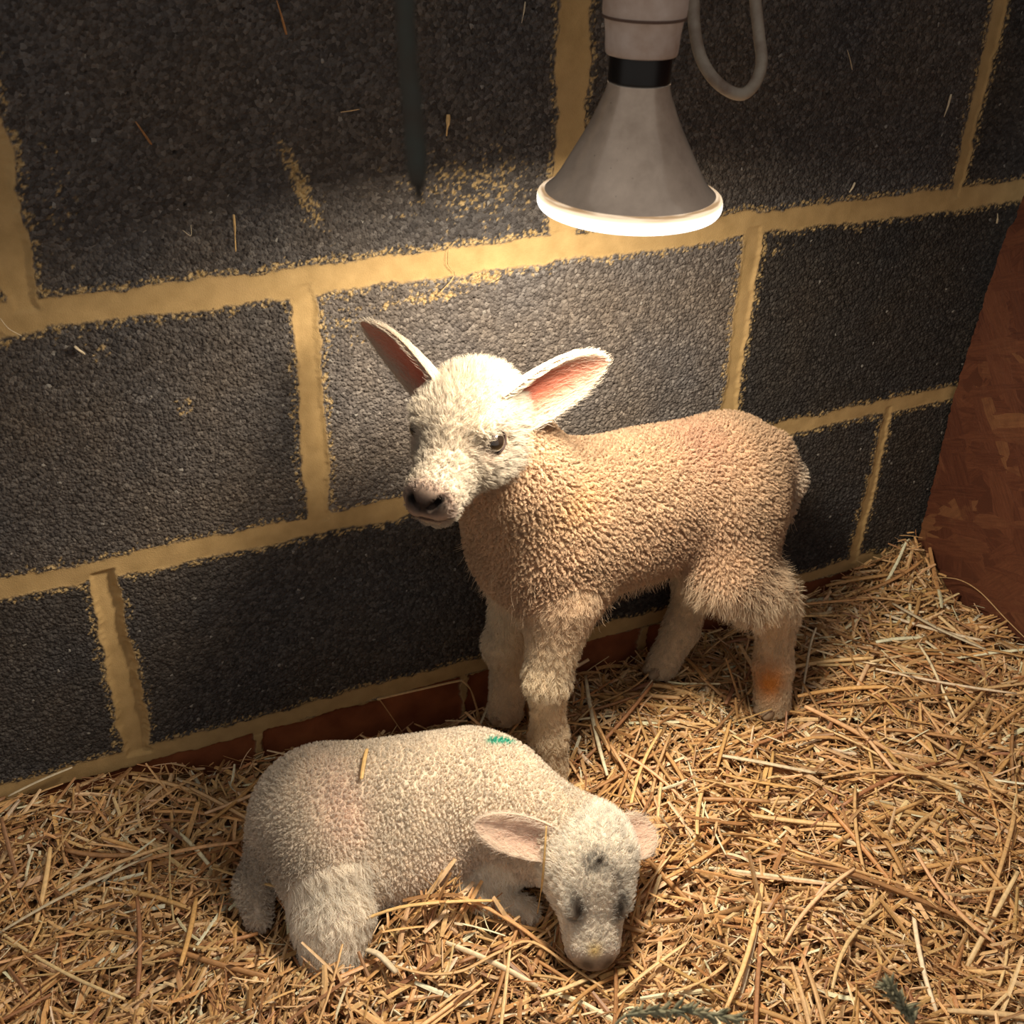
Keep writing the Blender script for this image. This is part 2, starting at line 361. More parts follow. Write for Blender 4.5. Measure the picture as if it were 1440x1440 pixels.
    V, Q, T = tube(spline([(0, 0, .186), (.002, .001, .30), (-.002, .002, .6), (0, 0, .9)], 30), .004, 12); link('flex', fast_mesh('flex', V, Q, T=T), mc, root)
    # the lamp's own light
    ld = bpy.data.lights.new('lamp_light', 'AREA'); ld.shape = 'DISK'; ld.size = .105; ld.energy = LAMP_W; ld.color = LAMP_COL; ld.spread = math.radians(170)
    lo = bpy.data.objects.new('lamp_light', ld); COL.objects.link(lo); lo.location = (0, 0, -.004); lo.parent = root
    # cable loop beside it
    P = np.array([(.462, -.108, 1.0), (.459, -.13, .80), (.460, -.155, .71), (.455, -.170, .686), (.455, -.183, .668), (.462, -.195, .655), (.474, -.204, .649), (.484, -.205, .655), (.492, -.199, .667), (.497, -.185, .683), (.502, -.165, .711), (.508, -.12, .80), (.50, -.05, 1.0)])
    V, Q, T = tube(spline(P, 90), .0041, 14)
    tag(link('power_cable', fast_mesh('power_cable', V, Q, T=T), mc), 'grey flex cable looping down beside the lamp holder', 'cable')
    # worn dark twine strap hanging in front of the wall
    S = spline([(.130, -.505, 1.05), (.123, -.525, .82), (.119, -.542, .749), (.117, -.551, .734), (.1155, -.557, .725), (.114, -.5625, .7155)], 40)
    md = NT('dark_twine'); cN = md.noise(md.coord(), 60, 2); md.bsdf(Base_Color=md.ramp(cN, [(.35, (.035, .022, .014)), (.65, (.035, .042, .036))]), Roughness=.9)
    V, Q, T = tube(S, np.interp(np.linspace(0, 1, 40), [0, .5, .9, 1], [.0024, .0028, .0030, .0018]), 10)
    t = link('twine', fast_mesh('twine', V, Q, T=T), md.m); tag(t, 'dark frayed end of twine hanging in front of the top of the wall', 'twine')
    for a, bq in (((.114, -.5625, .7160), (.1133, -.5642, .7118)), ((.1146, -.5622, .7160), (.1148, -.5632, .7108)), ((.1135, -.5628, .7160), (.1124, -.5640, .7128))):
        V, Q, T = tube([a, tuple((np.array(a) + bq) / 2 + .0002), bq], [.0006, .0005, .0002], 6); link('frayed_strand', fast_mesh('frayed_strand', V, Q, T=T), md.m, t)
build_lamp()

# ------------------------------------------------------------------ implicit bodies and their surface
class Field:
    def __init__(s, lo, hi, h):
        s.lo = np.array(lo, float); s.h = h; s.n = np.ceil((np.array(hi) - s.lo) / h).astype(int) + 1
        s.F = np.full(s.n, .04, np.float32); s.best = np.full(s.n, .04, np.float32); s.reg = np.zeros(s.n, np.int8)
        s.ax = [s.lo[i] + h * np.arange(s.n[i]) for i in range(3)]
    def _sub(s, lo, hi, m=.03):
        sl = []
        for i in range(3):
            a = int(np.clip(np.floor((lo[i] - m - s.lo[i]) / s.h), 0, s.n[i] - 1)); b = int(np.clip(np.ceil((hi[i] + m - s.lo[i]) / s.h) + 1, 1, s.n[i])); sl.append(slice(a, max(b, a + 1)))
        g = np.meshgrid(*[s.ax[i][sl[i]] for i in range(3)], indexing='ij')
        return tuple(sl), np.stack(g, -1).astype(np.float32)
    def _add(s, sl, d, k, reg):
        a = s.F[sl]; d = np.minimum(d.astype(np.float32), .04)
        hh = np.clip(.5 + .5 * (a - d) / k, 0, 1); s.F[sl] = a * (1 - hh) + d * hh - k * hh * (1 - hh) * (np.abs(a - d) < k)
        b = s.best[sl]; m = d < b; s.best[sl] = np.where(m, d, b); r = s.reg[sl]; s.reg[sl] = np.where(m, reg, r)
    def cone(s, a, b, ra, rb, k=.02, reg=0, sq=None, carve=False):
        a = np.array(a, float); b = np.array(b, float); r = max(ra, rb); sl, P = s._sub(np.minimum(a, b) - r, np.maximum(a, b) + r)
        ab = b - a; t = np.clip(((P - a) @ ab) / (ab @ ab + 1e-12), 0, 1); q = P - (a + t[..., None] * ab)
        if sq is not None: q = q * np.array(sq)
        d = np.linalg.norm(q, axis=-1) - (ra + (rb - ra) * t)
        s._carve(sl, d, k) if carve else s._add(sl, d, k, reg)
    def ell(s, c, rad, R=None, k=.02, reg=0, carve=False):
        c = np.array(c, float); rad = np.array(rad, float); R = np.eye(3) if R is None else np.array(R); m = rad.max()
        sl, P = s._sub(c - m, c + m); q = (P - c) @ R.T
        k0 = np.linalg.norm(q / rad, axis=-1); k1 = np.linalg.norm(q / rad ** 2, axis=-1); d = k0 * (k0 - 1) / (k1 + 1e-9)
        s._carve(sl, d, k) if carve else s._add(sl, d, k, reg)
    def _carve(s, sl, d, k):
        a = s.F[sl]; d = -d.astype(np.float32); hh = np.clip(.5 - .5 * (a - d) / k, 0, 1); s.F[sl] = a * (1 - hh) + d * hh + k * hh * (1 - hh)
    def sample(s, P, A=None):
        A = s.F if A is None else A; q = (np.asarray(P) - s.lo) / s.h; ok = np.all((q >= 0) & (q < s.n - 1.001), -1)
        q = np.clip(q, 0, s.n - 1.001); i = q.astype(int); f = q - i; r = 0
        for dx in (0, 1):
            for dy in (0, 1):
                for dz in (0, 1):
                    r = r + (f[:, 0] if dx else 1 - f[:, 0]) * (f[:, 1] if dy else 1 - f[:, 1]) * (f[:, 2] if dz else 1 - f[:, 2]) * A[i[:, 0] + dx, i[:, 1] + dy, i[:, 2] + dz]
        return np.where(ok, r, .04)
    def grad(s, P):
        e = s.h; return nrm(np.stack([s.sample(P + e * v) - s.sample(P - e * v) for v in np.eye(3)], -1))
    def region(s, P):
        i = np.clip(np.round((np.asarray(P) - s.lo) / s.h).astype(int), 0, s.n - 1); return s.reg[i[:, 0], i[:, 1], i[:, 2]]
    def mesh(s):
        """surface nets"""
        F = s.F; neg = F < 0; n = s.n - 1
        c = np.zeros(n, np.int8)
        offs = [(x, y, z) for x in (0, 1) for y in (0, 1) for z in (0, 1)]
        for o in offs: c += neg[o[0]:o[0] + n[0], o[1]:o[1] + n[1], o[2]:o[2] + n[2]]
        I = np.argwhere((c > 0) & (c < 8)); idx = np.full(n, -1, np.int32); idx[I[:, 0], I[:, 1], I[:, 2]] = np.arange(len(I))
        S = np.zeros((len(I), 3)); cnt = np.zeros(len(I))
        val = {o: F[I[:, 0] + o[0], I[:, 1] + o[1], I[:, 2] + o[2]] for o in offs}
        for o in offs:
            for ax in range(3):
                if o[ax]: continue
                p = list(o); p[ax] = 1; p = tuple(p); a, b = val[o], val[p]; m = (a < 0) != (b < 0)
                t = np.where(m, a / np.where(m, a - b, 1), 0); pos = np.zeros((len(I), 3)) + np.array(o); pos[:, ax] = t
                S += pos * m[:, None]; cnt += m
        V = s.lo + s.h * (I + S / cnt[:, None]); Q = []
        for ax in range(3):
            u, v = (ax + 1) % 3, (ax + 2) % 3; sh = [slice(1, -1)] * 3; sh[ax] = slice(0, -1); sa = tuple(sh); sh2 = list(sh); sh2[ax] = slice(1, None)
            A = neg[sa]; B = neg[tuple(sh2)]; E = np.argwhere(A != B); 
            base = E.copy(); base[:, u] += 1; base[:, v] += 1
            fl = A[E[:, 0], E[:, 1], E[:, 2]]
            def cell(du, dv):
                q = base.copy(); q[:, u] -= du; q[:, v] -= dv; return idx[q[:, 0], q[:, 1], q[:, 2]]
            q = np.stack([cell(1, 1), cell(0, 1), cell(0, 0), cell(1, 0)], -1); q[~fl] = q[~fl][:, ::-1]; Q.append(q)
        return V, np.concatenate(Q)

def head_frame(yaw, pitch, roll):
    F = np.array([math.cos(yaw) * math.cos(pitch), math.sin(yaw) * math.cos(pitch), -math.sin(pitch)]); L = np.array([-math.sin(yaw), math.cos(yaw), 0]); U = np.cross(F, L)
    return F, L * math.cos(roll) + U * math.sin(roll), -L * math.sin(roll) + U * math.cos(roll)

WOOL, LEG, FACE, EAR = 0, 1, 2, 3
class Head:
    def __init__(s, C, yaw, pitch, roll, sc):
        s.C = np.array(C); s.F, s.L, s.U = head_frame(yaw, pitch, roll); s.s = sc; s.R = np.stack([s.F, s.L, s.U])
    def g(s, x, y, z): return s.C + s.s * (s.F * x + s.L * y + s.U * z)
    def loc(s, P): return ((np.asarray(P) - s.C) @ s.R.T) / s.s
    def build(s, f, eye_x=.012):
        q = s.s
        def E(c, r, **k): f.ell(s.g(*c), np.array(r) * q, s.R, reg=FACE, **k)
        def K(a, b, ra, rb, **k): f.cone(s.g(*a), s.g(*b), ra * q, rb * q, reg=FACE, **k)
        E((-.020, 0, .004), (.040, .0355, .0305), k=.02)
        E((.004, 0, .012), (.026, .026, .020), k=.015)
        K((.0, 0, .000), (.058, 0, -.0140), .0265, .0185, k=.014)
        E((.062, 0, -.0145), (.0155, .0185, .0145), k=.010)
        E((.066, .0085, -.021), (.0105, .0085, .0085), k=.006); E((.066, -.0085, -.021), (.0105, .0085, .0085), k=.006)
        K((-.02, 0, -.018), (.054, 0, -.030), .024, .0125, k=.014)
        E((.056, 0, -.033), (.012, .0105, .0075), k=.007)
        for sd in (1, -1):
            E((-.004, .021 * sd, -.014), (.030, .0145, .021), k=.014)
            E((eye_x - .006, .0240 * sd, .0180), (.016, .009, .0070), k=.010)
            E((eye_x + .002, .0345 * sd, .004), (.0105, .0085, .0085), k=.006, carve=True)
            K((.0755, .0045 * sd, -.0135), (.0715, .0118 * sd, -.0070), .0030, .0022, k=.003, carve=True)
            K((.0785, 0, -.0245), (.068, .0150 * sd, -.0275), .0016, .0016, k=.002, carve=True)
            K((.068, .0150 * sd, -.0275), (.050, .0200 * sd, -.0255), .0016, .0012, k=.002, carve=True)
        K((.0800, 0, -.0120), (.0795, 0, -.0245), .0012, .0012, k=.002, carve=True)

def ear_mesh(base, tip, facing, width, cup=.5, droop=0.0, taper=0.0, nl=34, nt=17, thick=.0026):
    """leaf-shaped cupped ear; 'facing' is where its hollow opens"""
    base = np.array(base); tip = np.array(tip); ax = tip - base; ln = np.linalg.norm(ax); ax /= ln
    nf = np.array(facing, float); nf -= ax * (nf @ ax); nf /= np.linalg.norm(nf); sd = np.cross(ax, nf)
    s = np.linspace(0, 1, nl)[:, None]; t = np.linspace(-1, 1, nt)[None, :]
    wprof = width * np.interp(s, [0, .12, .3, .5, .7, .85, .94, 1], [.40, .45, .50, .5, .44, .32, .20, .03])
    wprof = wprof * (1 - taper * sstep(.25, .95, s)) * (1 + .35 * taper * sstep(.45, .0, s))
    cu = cup * np.interp(s, [0, .3, .7, 1], [1.25, 1.0, .6, .25])
    ang = t * cu * 1.5
    off_s = np.where(cu > .01, np.sin(ang) / (cu * 1.5 + 1e-6), t) * wprof; off_n = (1 - np.cos(ang)) / (cu * 1.5 + 1e-6) * wprof
    C = base + ax * (s * ln)[..., None] - nf * (droop * np.sin(s * math.pi) * ln * .5)[..., None]
    P = C + sd * off_s[..., None] + nf * off_n[..., None]
    Nn = nrm(nf * np.cos(ang)[..., None] - sd * np.sin(ang)[..., None])
    inner = (P + Nn * 0).reshape(-1, 3); tk = thick * (1 - .75 * np.abs(t) ** 3) * np.interp(s, [0, .8, 1], [1.4, 1, .5])
    outer = (P - Nn * tk[..., None]).reshape(-1, 3)
    i = np.arange(nl * nt).reshape(nl, nt); j = i + nl * nt
    Q = [np.stack([i[:-1, :-1], i[:-1, 1:], i[1:, 1:], i[1:, :-1]], -1).reshape(-1, 4), np.stack([j[:-1, :-1], j[1:, :-1], j[1:, 1:], j[:-1, 1:]], -1).reshape(-1, 4)]
    for e0, e1 in ((i[:, 0], j[:, 0]), (j[:, -1], i[:, -1]), (j[0, :], i[0, :]), (i[-1, :], j[-1, :])):
        Q.append(np.stack([e0[:-1], e0[1:], e1[1:], e1[:-1]], -1))
    S = np.repeat(s, nt, 1).ravel(); Tt = np.repeat(t, nl, 0).ravel()
    info = dict(inner=np.concatenate([np.ones(nl * nt), np.zeros(nl * nt)]), s=np.concatenate([S, S]), t=np.concatenate([Tt, Tt]),
                N=np.concatenate([Nn.reshape(-1, 3), -Nn.reshape(-1, 3)]), ax=ax)
    return np.concatenate([inner, outer]), np.concatenate(Q), info

# ------------------------------------------------------------------ hair
def sample_surface(V, Q, dens, seed):
    """random points on the quads; dens = roots per square metre, per face"""
    r = np.random.default_rng(seed); A, B, C, D = (V[Q[:, i]] for i in range(4))
    ar = .5 * (np.linalg.norm(np.cross(B - A, C - A), axis=1) + np.linalg.norm(np.cross(C - A, D - A), axis=1))
    k = r.poisson(ar * dens); f = np.repeat(np.arange(len(Q)), k); u, v = r.random(len(f)), r.random(len(f))
    P = (A[f] * ((1 - u) * (1 - v))[:, None] + B[f] * (u * (1 - v))[:, None] + C[f] * (u * v)[:, None] + D[f] * ((1 - u) * v)[:, None])
    return P, f

def strands(P, N, comb, length, lift, curl, turns, npt, seed, clump=None, clump_amt=.7, wander=.25):
    """(m,npt,3) points. comb: lie direction; lift 0 flat .. 1 upright; curl radius in metres"""
    r = np.random.default_rng(seed); m = len(P); s = np.linspace(0, 1, npt)[None, :, None]
    rn = r.normal(size=(m, 3)); c = comb + wander * rn; c -= N * np.sum(c * N, -1, keepdims=True); c = nrm(c)
    lf = np.broadcast_to(np.asarray(lift, float), (m,))[:, None, None]; ln = np.broadcast_to(np.asarray(length, float), (m,))[:, None, None]
    d = N[:, None] * (lf + (1 - lf) * .55 * (1 - s)) + c[:, None] * (1 - lf) * (.35 + .9 * s)
    pts = P[:, None] + ln * s * d
    ph = r.random(m) * 6.283; a1 = nrm(np.cross(N, c)); sgn = np.where(r.random(m) < .5, -1.0, 1.0)
    cu = np.broadcast_to(np.asarray(curl, float), (m,))
    if clump is not None:
        ci, CP, CN = clump; cr = np.random.default_rng(seed + 1); cph = cr.random(len(CP)) * 6.283; csg = np.where(cr.random(len(CP)) < .5, -1.0, 1.0)
        cdir = nrm(cr.normal(size=(len(CP), 3))); ph = cph[ci] + .5 * r.normal(size=m); sgn = csg[ci]
        cl = cdir - CN * np.sum(cdir * CN, -1, keepdims=True); c2 = nrm(cl)[ci]; a1 = nrm(np.cross(N, c2)); c = nrm(c * .4 + c2)
        tgt = CP[ci][:, None] + ln * s * (CN[ci][:, None] * .9 + cl[ci][:, None] * .3); pts = pts * (1 - clump_amt * s) + tgt * clump_amt * s
    th = ph[:, None] + 6.283 * turns * s[..., 0]
    env = np.minimum(1, s[..., 0] * 2.2)
    pts = pts + (cu[:, None] * env * (np.cos(th) - np.cos(ph)[:, None] * 0))[..., None] * c[:, None] + (cu[:, None] * env * np.sin(th) * sgn[:, None])[..., None] * a1[:, None]
    pts[:, 0] = P
    return pts

def hair_object(name, parent, base, chunks, label=None):
    """chunks: list of (points (m,n,3), colour (m,3), root radius)"""
    hc = bpy.data.hair_curves.new(name); sizes = []; pos = []; rad = []; colr = []
    for pts, col, rr in chunks:
        m, n, _ = pts.shape; sizes += [n] * m; pos.append((pts - np.array(base)).reshape(-1, 3)); t = np.linspace(0, 1, n)
        rr = np.broadcast_to(np.asarray(rr, float), (m,)); rad.append((rr[:, None] * (1 - .75 * t ** 1.5)[None, :]).ravel()); colr.append(col)
    hc.add_curves(sizes)
    pos = np.ascontiguousarray(np.concatenate(pos), np.float32); hc.attributes['position'].data.foreach_set('vector', pos.ravel())
    ra = hc.attributes.get('radius') or hc.attributes.new('radius', 'FLOAT', 'POINT'); ra.data.foreach_set('value', np.concatenate(rad).astype(np.float32))
    ca = hc.attributes.new('col', 'FLOAT_COLOR', 'CURVE'); cc = np.concatenate(colr); cc = np.concatenate([cc, np.ones((len(cc), 1))], 1).astype(np.float32); ca.data.foreach_set('color', cc.ravel())
    o = bpy.data.objects.new(name, hc); COL.objects.link(o); hc.materials.append(M_FUR); o.parent = parent
    if label: o['label'] = label
    return o

HAIR = 1.0     # density of all hair
def near_clump(P, CP):
    """index of the closest clump centre, by hashed cells"""
    from mathutils.kdtree import KDTree
    kd = KDTree(len(CP))
    for i, p in enumerate(CP): kd.insert(p, i)
    kd.balance(); return np.array([kd.find(p)[1] for p in P])

def lamb(name, label, base, f, head, ears, paint, legdirs, wool, seed, fringe_z, face_len=1.0, eyes=None, hooves=()):
    V, Q = f.mesh()
    N = f.grad(V); reg = f.region(V).astype(int); hl = head.loc(V)
    col = paint(V, N, reg, hl)
    EV, EQ, EI = [], [], []; off = len(V)
    for e in ears:
        v, q, info = ear_mesh(**e); EV.append(v); EQ.append(q + off); EI.append(info); off += len(v)
    ec = []
    for e, info in zip(EV, EI):
        inn = info['inner'] * np.clip(1.15 - np.abs(info['t']) ** 2 * 1.1, 0, 1) * np.clip(1.25 - info['s'], 0, 1) ** .5
        pale = paint.ear; pink = paint.ear_in; ec.append(pale * (1 - inn[:, None]) + pink * inn[:, None])
    AV = np.concatenate([V] + EV); AQ = np.concatenate([Q] + EQ); AC = np.concatenate([col] + ec)
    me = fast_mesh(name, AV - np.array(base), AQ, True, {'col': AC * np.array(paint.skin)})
    o = link(name, me, M_SKIN, None, base); tag(o, label, 'lamb')
    chunks_w, chunks_f, chunks_l = [], [], []
    # ---- wool
    fr = reg[Q[:, 0]]; fc = V[Q].mean(1)
    bare = np.ones(len(Q)); bare[fc[:, 2] < f.lo[2] + .004] = 0
    P, fi = sample_surface(V, Q, np.where(fr == WOOL, wool['dens'] * HAIR, 0) * bare, seed); n = f.grad(P)
    CP, cf = sample_surface(V, Q, np.where(fr == WOOL, wool['cdens'], 0) * bare, seed + 5); CN = f.grad(CP)
    CP = CP + CN * wool['len'] * .2
    ci = near_clump(P, CP); down = np.array([0, 0, -1.0]) + np.array(wool.get('flow', (0, 0, 0)))
    comb = np.broadcast_to(down, n.shape)
    g = np.random.default_rng(seed + 9); fade = .75 + .35 * g.random(len(P))
    cvar = (.82 + .30 * np.random.default_rng(seed + 3).random(len(CP)))[ci]
    pc = paint(P, n, np.zeros(len(P), int), head.loc(P)) * (cvar * (.9 + .2 * g.random(len(P))))[:, None]
    chunks_w.append((strands(P, n, comb, wool['len'] * fade, .55, wool['curl'], wool['turns'], 9, seed, (ci, CP, CN), .78), pc, wool['rad']))
    # fringe of longer wisps under belly, brisket and thighs
    m = (fr == WOOL) & (fringe_z(fc) > .02)
    P, fi = sample_surface(V, Q, np.where(m, 260000 * HAIR * fringe_z(fc), 0) * bare, seed + 21); n = f.grad(P)
    CP, cf = sample_surface(V, Q, np.where(m, 22000, 0) * bare, seed + 22)
    if len(P) and len(CP):
        CN = f.grad(CP); ci = near_clump(P, CP); g = np.random.default_rng(seed + 23); L = wool['fringe'] * (.5 + .8 * g.random(len(P)))
        pc = paint(P, n, np.full(len(P), LEG), head.loc(P)) * (.85 + .25 * g.random(len(P)))[:, None]
        chunks_w.append((strands(P, n, np.broadcast_to(np.array([.15, 0, -1.0]), n.shape), L, .18, .0012, .8, 9, seed + 24, (ci, CP, CN), .55), pc, .00016))
    # ---- legs
    P, fi = sample_surface(V, Q, np.where(fr == LEG, 480000 * HAIR, 0) * bare, seed + 31); n = f.grad(P)
    CP, cf = sample_surface(V, Q, np.where(fr == LEG, 30000, 0) * bare, seed + 32)
    CN = f.grad(CP); ci = near_clump(P, CP); g = np.random.default_rng(seed + 33); comb = legdirs(P); hz = np.interp(P[:, 2] - f.lo[2], [0, .05, .16], [.55, .8, 1.15])
    cvar = (.85 + .26 * g.random(len(CP)))[ci]
    pc = paint(P, n, np.full(len(P), LEG), head.loc(P)) * (cvar * (.9 + .2 * g.random(len(P))))[:, None]
    chunks_l.append((strands(P, n, comb, wool['leg'] * hz * (.6 + .6 * g.random(len(P))), .16, .0010, .9, 8, seed + 34, (ci, CP, CN), .45), pc, .00017))
    # ---- face
    fl = head.loc(fc); nosebare = np.clip((.0745 - fl[:, 0]) / .006, 0, 1)
    eb = np.ones(len(fc))
    for sd in (1, -1): eb *= np.clip((np.linalg.norm((fl - np.array([eyes['x'], .030 * sd if eyes['open'] else .022 * sd, .004 if eyes['open'] else .0175])) * (np.array([1, .6, 1.25]) if eyes['open'] else np.array([1, 2.2, 1.2])), axis=1) - .0108) / .002, 0, 1)
    P, fi = sample_surface(V, Q, np.where(fr == FACE, 900000 * HAIR, 0) * nosebare * eb, seed + 41); n = f.grad(P); l = head.loc(P)
    swirl = np.stack([-1 + 0 * l[:, 0], np.sign(l[:, 1]) * np.clip(np.abs(l[:, 1]) * 28, 0, 1), .55 * np.clip(l[:, 2] * 40, -1, 1) - .2], -1)
    comb = swirl @ head.R; g = np.random.default_rng(seed + 43)
    L = np.interp(l[:, 0], [-.05, -.02, .01, .04, .068], [.0135, .0125, .0105, .0070, .0032]) * face_len * (.6 + .6 * g.random(len(P)))
    L = np.where(l[:, 2] < -.018, L * 1.35, L)
    CP, cf = sample_surface(V, Q, np.where(fr == FACE, 60000, 0) * nosebare, seed + 45); CN = f.grad(CP); ci = near_clump(P, CP)
    cvar = (.78 + .32 * g.random(len(CP)))[ci]
    pc = paint(P, n, np.full(len(P), FACE), l) * (cvar * (.92 + .16 * g.random(len(P))))[:, None]
    chunks_f.append((strands(P, n, comb, L, .17, .0007, .8, 8, seed + 44, (ci, CP, CN), .5), pc, .00015))
    # ---- ears
    for ev, eq, info, e in zip(EV, EQ, EI, ears):
        q = eq - eq.min(); 
        fs = info['s'][q].mean(1); ft = np.abs(info['t'][q]).mean(1); fin = info['inner'][q].mean(1)
        dn = np.where(fin > .6, 420000 * np.clip(ft * 1.5 - .25 + .5 * (fs < .3), .22, 1), 800000) * HAIR
        P, fi = sample_surface(ev, q, dn, seed + 51); n = info['N'][q[fi][:, 0]]; g = np.random.default_rng(seed + 52)
        edge = ft[fi] * np.sign(info['t'][q[fi][:, 0]]); sdv = np.cross(info['ax'], n)
        comb = info['ax'][None] + (np.where(fin[fi] > .6, -1.0, 1.0) * edge * .2)[:, None] * sdv
        L = np.where(fin[fi] > .6, .0090, .0068) * (.5 + .7 * g.random(len(P))) * np.interp(fs[fi], [0, .85, 1], [1.2, 1, .6])
        cen = np.clip(1.25 - ft[fi] * 1.5, 0, 1) * np.clip(1.3 - fs[fi], 0, 1); c = np.where((fin[fi] > .6)[:, None], paint.ear * (1 - .75 * cen[:, None]) + paint.ear_in * 1.1 * .75 * cen[:, None], paint.ear) * (.9 + .18 * g.random(len(P)))[:, None]
        chunks_f.append((strands(P, n, comb, L, .20, .0003, .5, 6, seed + 53, wander=.3), c, .00012))
    hair_object('fleece', o, base, chunks_w); hair_object('leg_hair', o, base, chunks_l); hair_object('face_hair', o, base, chunks_f)
    # ---- eyes
    if eyes:
        for sd in eyes['sides']:
            c = head.g(eyes['x'], eyes.get('y', .0290) * sd, eyes.get('z', .0045))
            bm_v, bm_q = lathe([(math.cos(a) * (.0086 if eyes['open'] else .0078) * head.s + 1e-5, math.sin(a) * (.0086 if eyes['open'] else .0078) * head.s) for a in np.linspace(-1.57, 1.57, 18)], 28)
            outd = nrm(head.L * sd * .9 + head.F * .42 + head.U * (.05 if eyes['open'] else .75))
            tang = nrm(head.F * 1.0 - head.U * .55 - outd * (outd @ (head.F - head.U * .55))); up = np.cross(outd, tang)
            if eyes['open']:
                ey = link('eye', fast_mesh('eye', bm_v + (c - np.array(base)), bm_q), M_EYE, o); ey['label'] = 'dark shining eye'
            # lids: an almond ring
            th = np.linspace(0, 6.2832, 41)[:-1]; rx, ry = .0098 * head.s, (.0082 if eyes['open'] else .0014) * head.s
            ring = c + outd * .0052 * head.s + tang * (np.cos(th) * rx)[:, None] + up * (np.sin(th) * ry)[:, None] - outd * ((np.abs(np.cos(th)) ** 2) * .0030 * head.s)[:, None]
            V2, Q2, _ = tube(np.concatenate([ring, ring[:2]]), .00095 * head.s, 8, False); link('eyelid', fast_mesh('eyelid', V2 - np.array(base), Q2), M_LID, o)
    for hp, hd in hooves:
        hd = nrm(np.array(hd, float)); hp = np.array(hp, float); sdv = np.cross([0, 0, 1.0], hd)
        for sgn in (-1, 1):     # cloven toes
            a = hp + sdv * .0058 * sgn; V2, Q2, T2 = tube(spline([a + np.array([0, 0, .017]) - hd * .004, a + np.array([0, 0, .008]) + hd * .004, a + np.array([0, 0, .001]) + hd * .012, a + np.array([0, 0, -.001]) + hd * .017], 10), np.interp(np.linspace(0, 1, 10), [0, .6, 1], [.0062, .0068, .003]), 12)
            link('hoof', fast_mesh('hoof', V2 - np.array(base), Q2, T=T2), M_HOOF, o)
    return o

# ------------------------------------------------------------------ the standing lamb
def gauss(P, c, r): return np.exp(-np.sum(((P - np.array(c)) / np.array(r)) ** 2, -1))
def blend(col, m, c): m = np.clip(m, 0, 1)[:, None]; return col * (1 - m) + np.array(c) * m

def face_marks(col, l, nose=(.035, .024, .022), amt=1.0):
    lip = sstep(.062, .071, l[:, 0]) * sstep(-.034, -.028, l[:, 2])
    col = blend(col, lip * .8 * amt, (.36, .27, .235))
    nos = sstep(.070, .076, l[:, 0]) * sstep(-.021, -.016, l[:, 2]); col = blend(col, nos * .55 * amt, nose)
    col = blend(col, np.exp(-np.sum(((l - np.array([.077, 0, -.0125])) / np.array([.007, .0095, .0055])) ** 2, -1)) * 1.3 * amt, nose)
    for sd in (1, -1):
        q = l - np.array([.0735, .0085 * sd, -.0100]); col = blend(col, np.exp(-np.sum((q / np.array([.0045, .0060, .0042])) ** 2, -1)) * 1.8, (.012, .008, .007))
    mouth = np.exp(-((l[:, 2] + .0262) / .0018) ** 2) * sstep(.042, .050, l[:, 0]); col = blend(col, mouth * 1.3, (.06, .035, .03))
    return col

def standing_paint(P, N, reg, l):
    v = N1(P * 26)[:, None]; v2 = N2(P * 60)[:, None]
    wool = np.array([.60, .435, .295]) * (1 + .10 * v + .06 * v2)
    wool = blend(wool, gauss(P, (.545, -.125, .335), (.03, .06, .03)) * .55, (.62, .36, .27))
    wool = blend(wool, gauss(P, (.52, -.15, .235), (.05, .05, .035)) * .55, (.47, .31, .21))
    wool = blend(wool, gauss(P, (.37, -.15, .215), (.04, .06, .04)) * .5, (.50, .33, .22))
    wool = blend(wool, gauss(P, (.40, -.15, .31), (.03, .06, .02)) * .4, (.70, .44, .20))
    wool = blend(wool, gauss(P, (.647, -.13, .262), (.018, .05, .035)) * .6, (.44, .31, .22))
    wool = blend(wool, gauss(P, (.662, -.118, .265), (.016, .03, .045)) * .8, (.74, .66, .55))
    leg = np.array([.74, .63, .47]) * (1 + .08 * v + .05 * v2)
    tw = (sstep(.13, .21, P[:, 2]) * .75)[:, None]; leg = leg * (1 - tw) + wool * tw
    leg = blend(leg, gauss(P, (.640, -.160, .045), (.014, .02, .026)) * 1.1, (.62, .28, .07))
    leg = blend(leg, gauss(P, (.635, -.15, .12), (.03, .03, .03)) * .3, (.66, .42, .22))
    leg = blend(leg, sstep(.03, .0, P[:, 2]) * .15, (.60, .44, .26))
    face = np.array([.505, .448, .372]) * (1 + .05 * v)
    face = face_marks(face, l)
    for sd in (1, -1):
        q = l - np.array([.016, .031 * sd, .001]); face = blend(face, np.exp(-np.sum((q / np.array([.013, .008, .008])) ** 2, -1)) * .55, (.60, .40, .32))
    face = blend(face, gauss(l, (-.014, 0, .032), (.026, .026, .022)) * .75, (.42, .345, .255))
    r = reg[:, None]; mixz = sstep(.19, .15, P[:, 2])[:, None] * 0
    return np.where(r == WOOL, wool, np.where(r == LEG, leg, face))
standing_paint.ear = np.array([.60, .53, .44]); standing_paint.ear_in = np.array([.66, .20, .135]); standing_paint.skin = (.92, .86, .80)

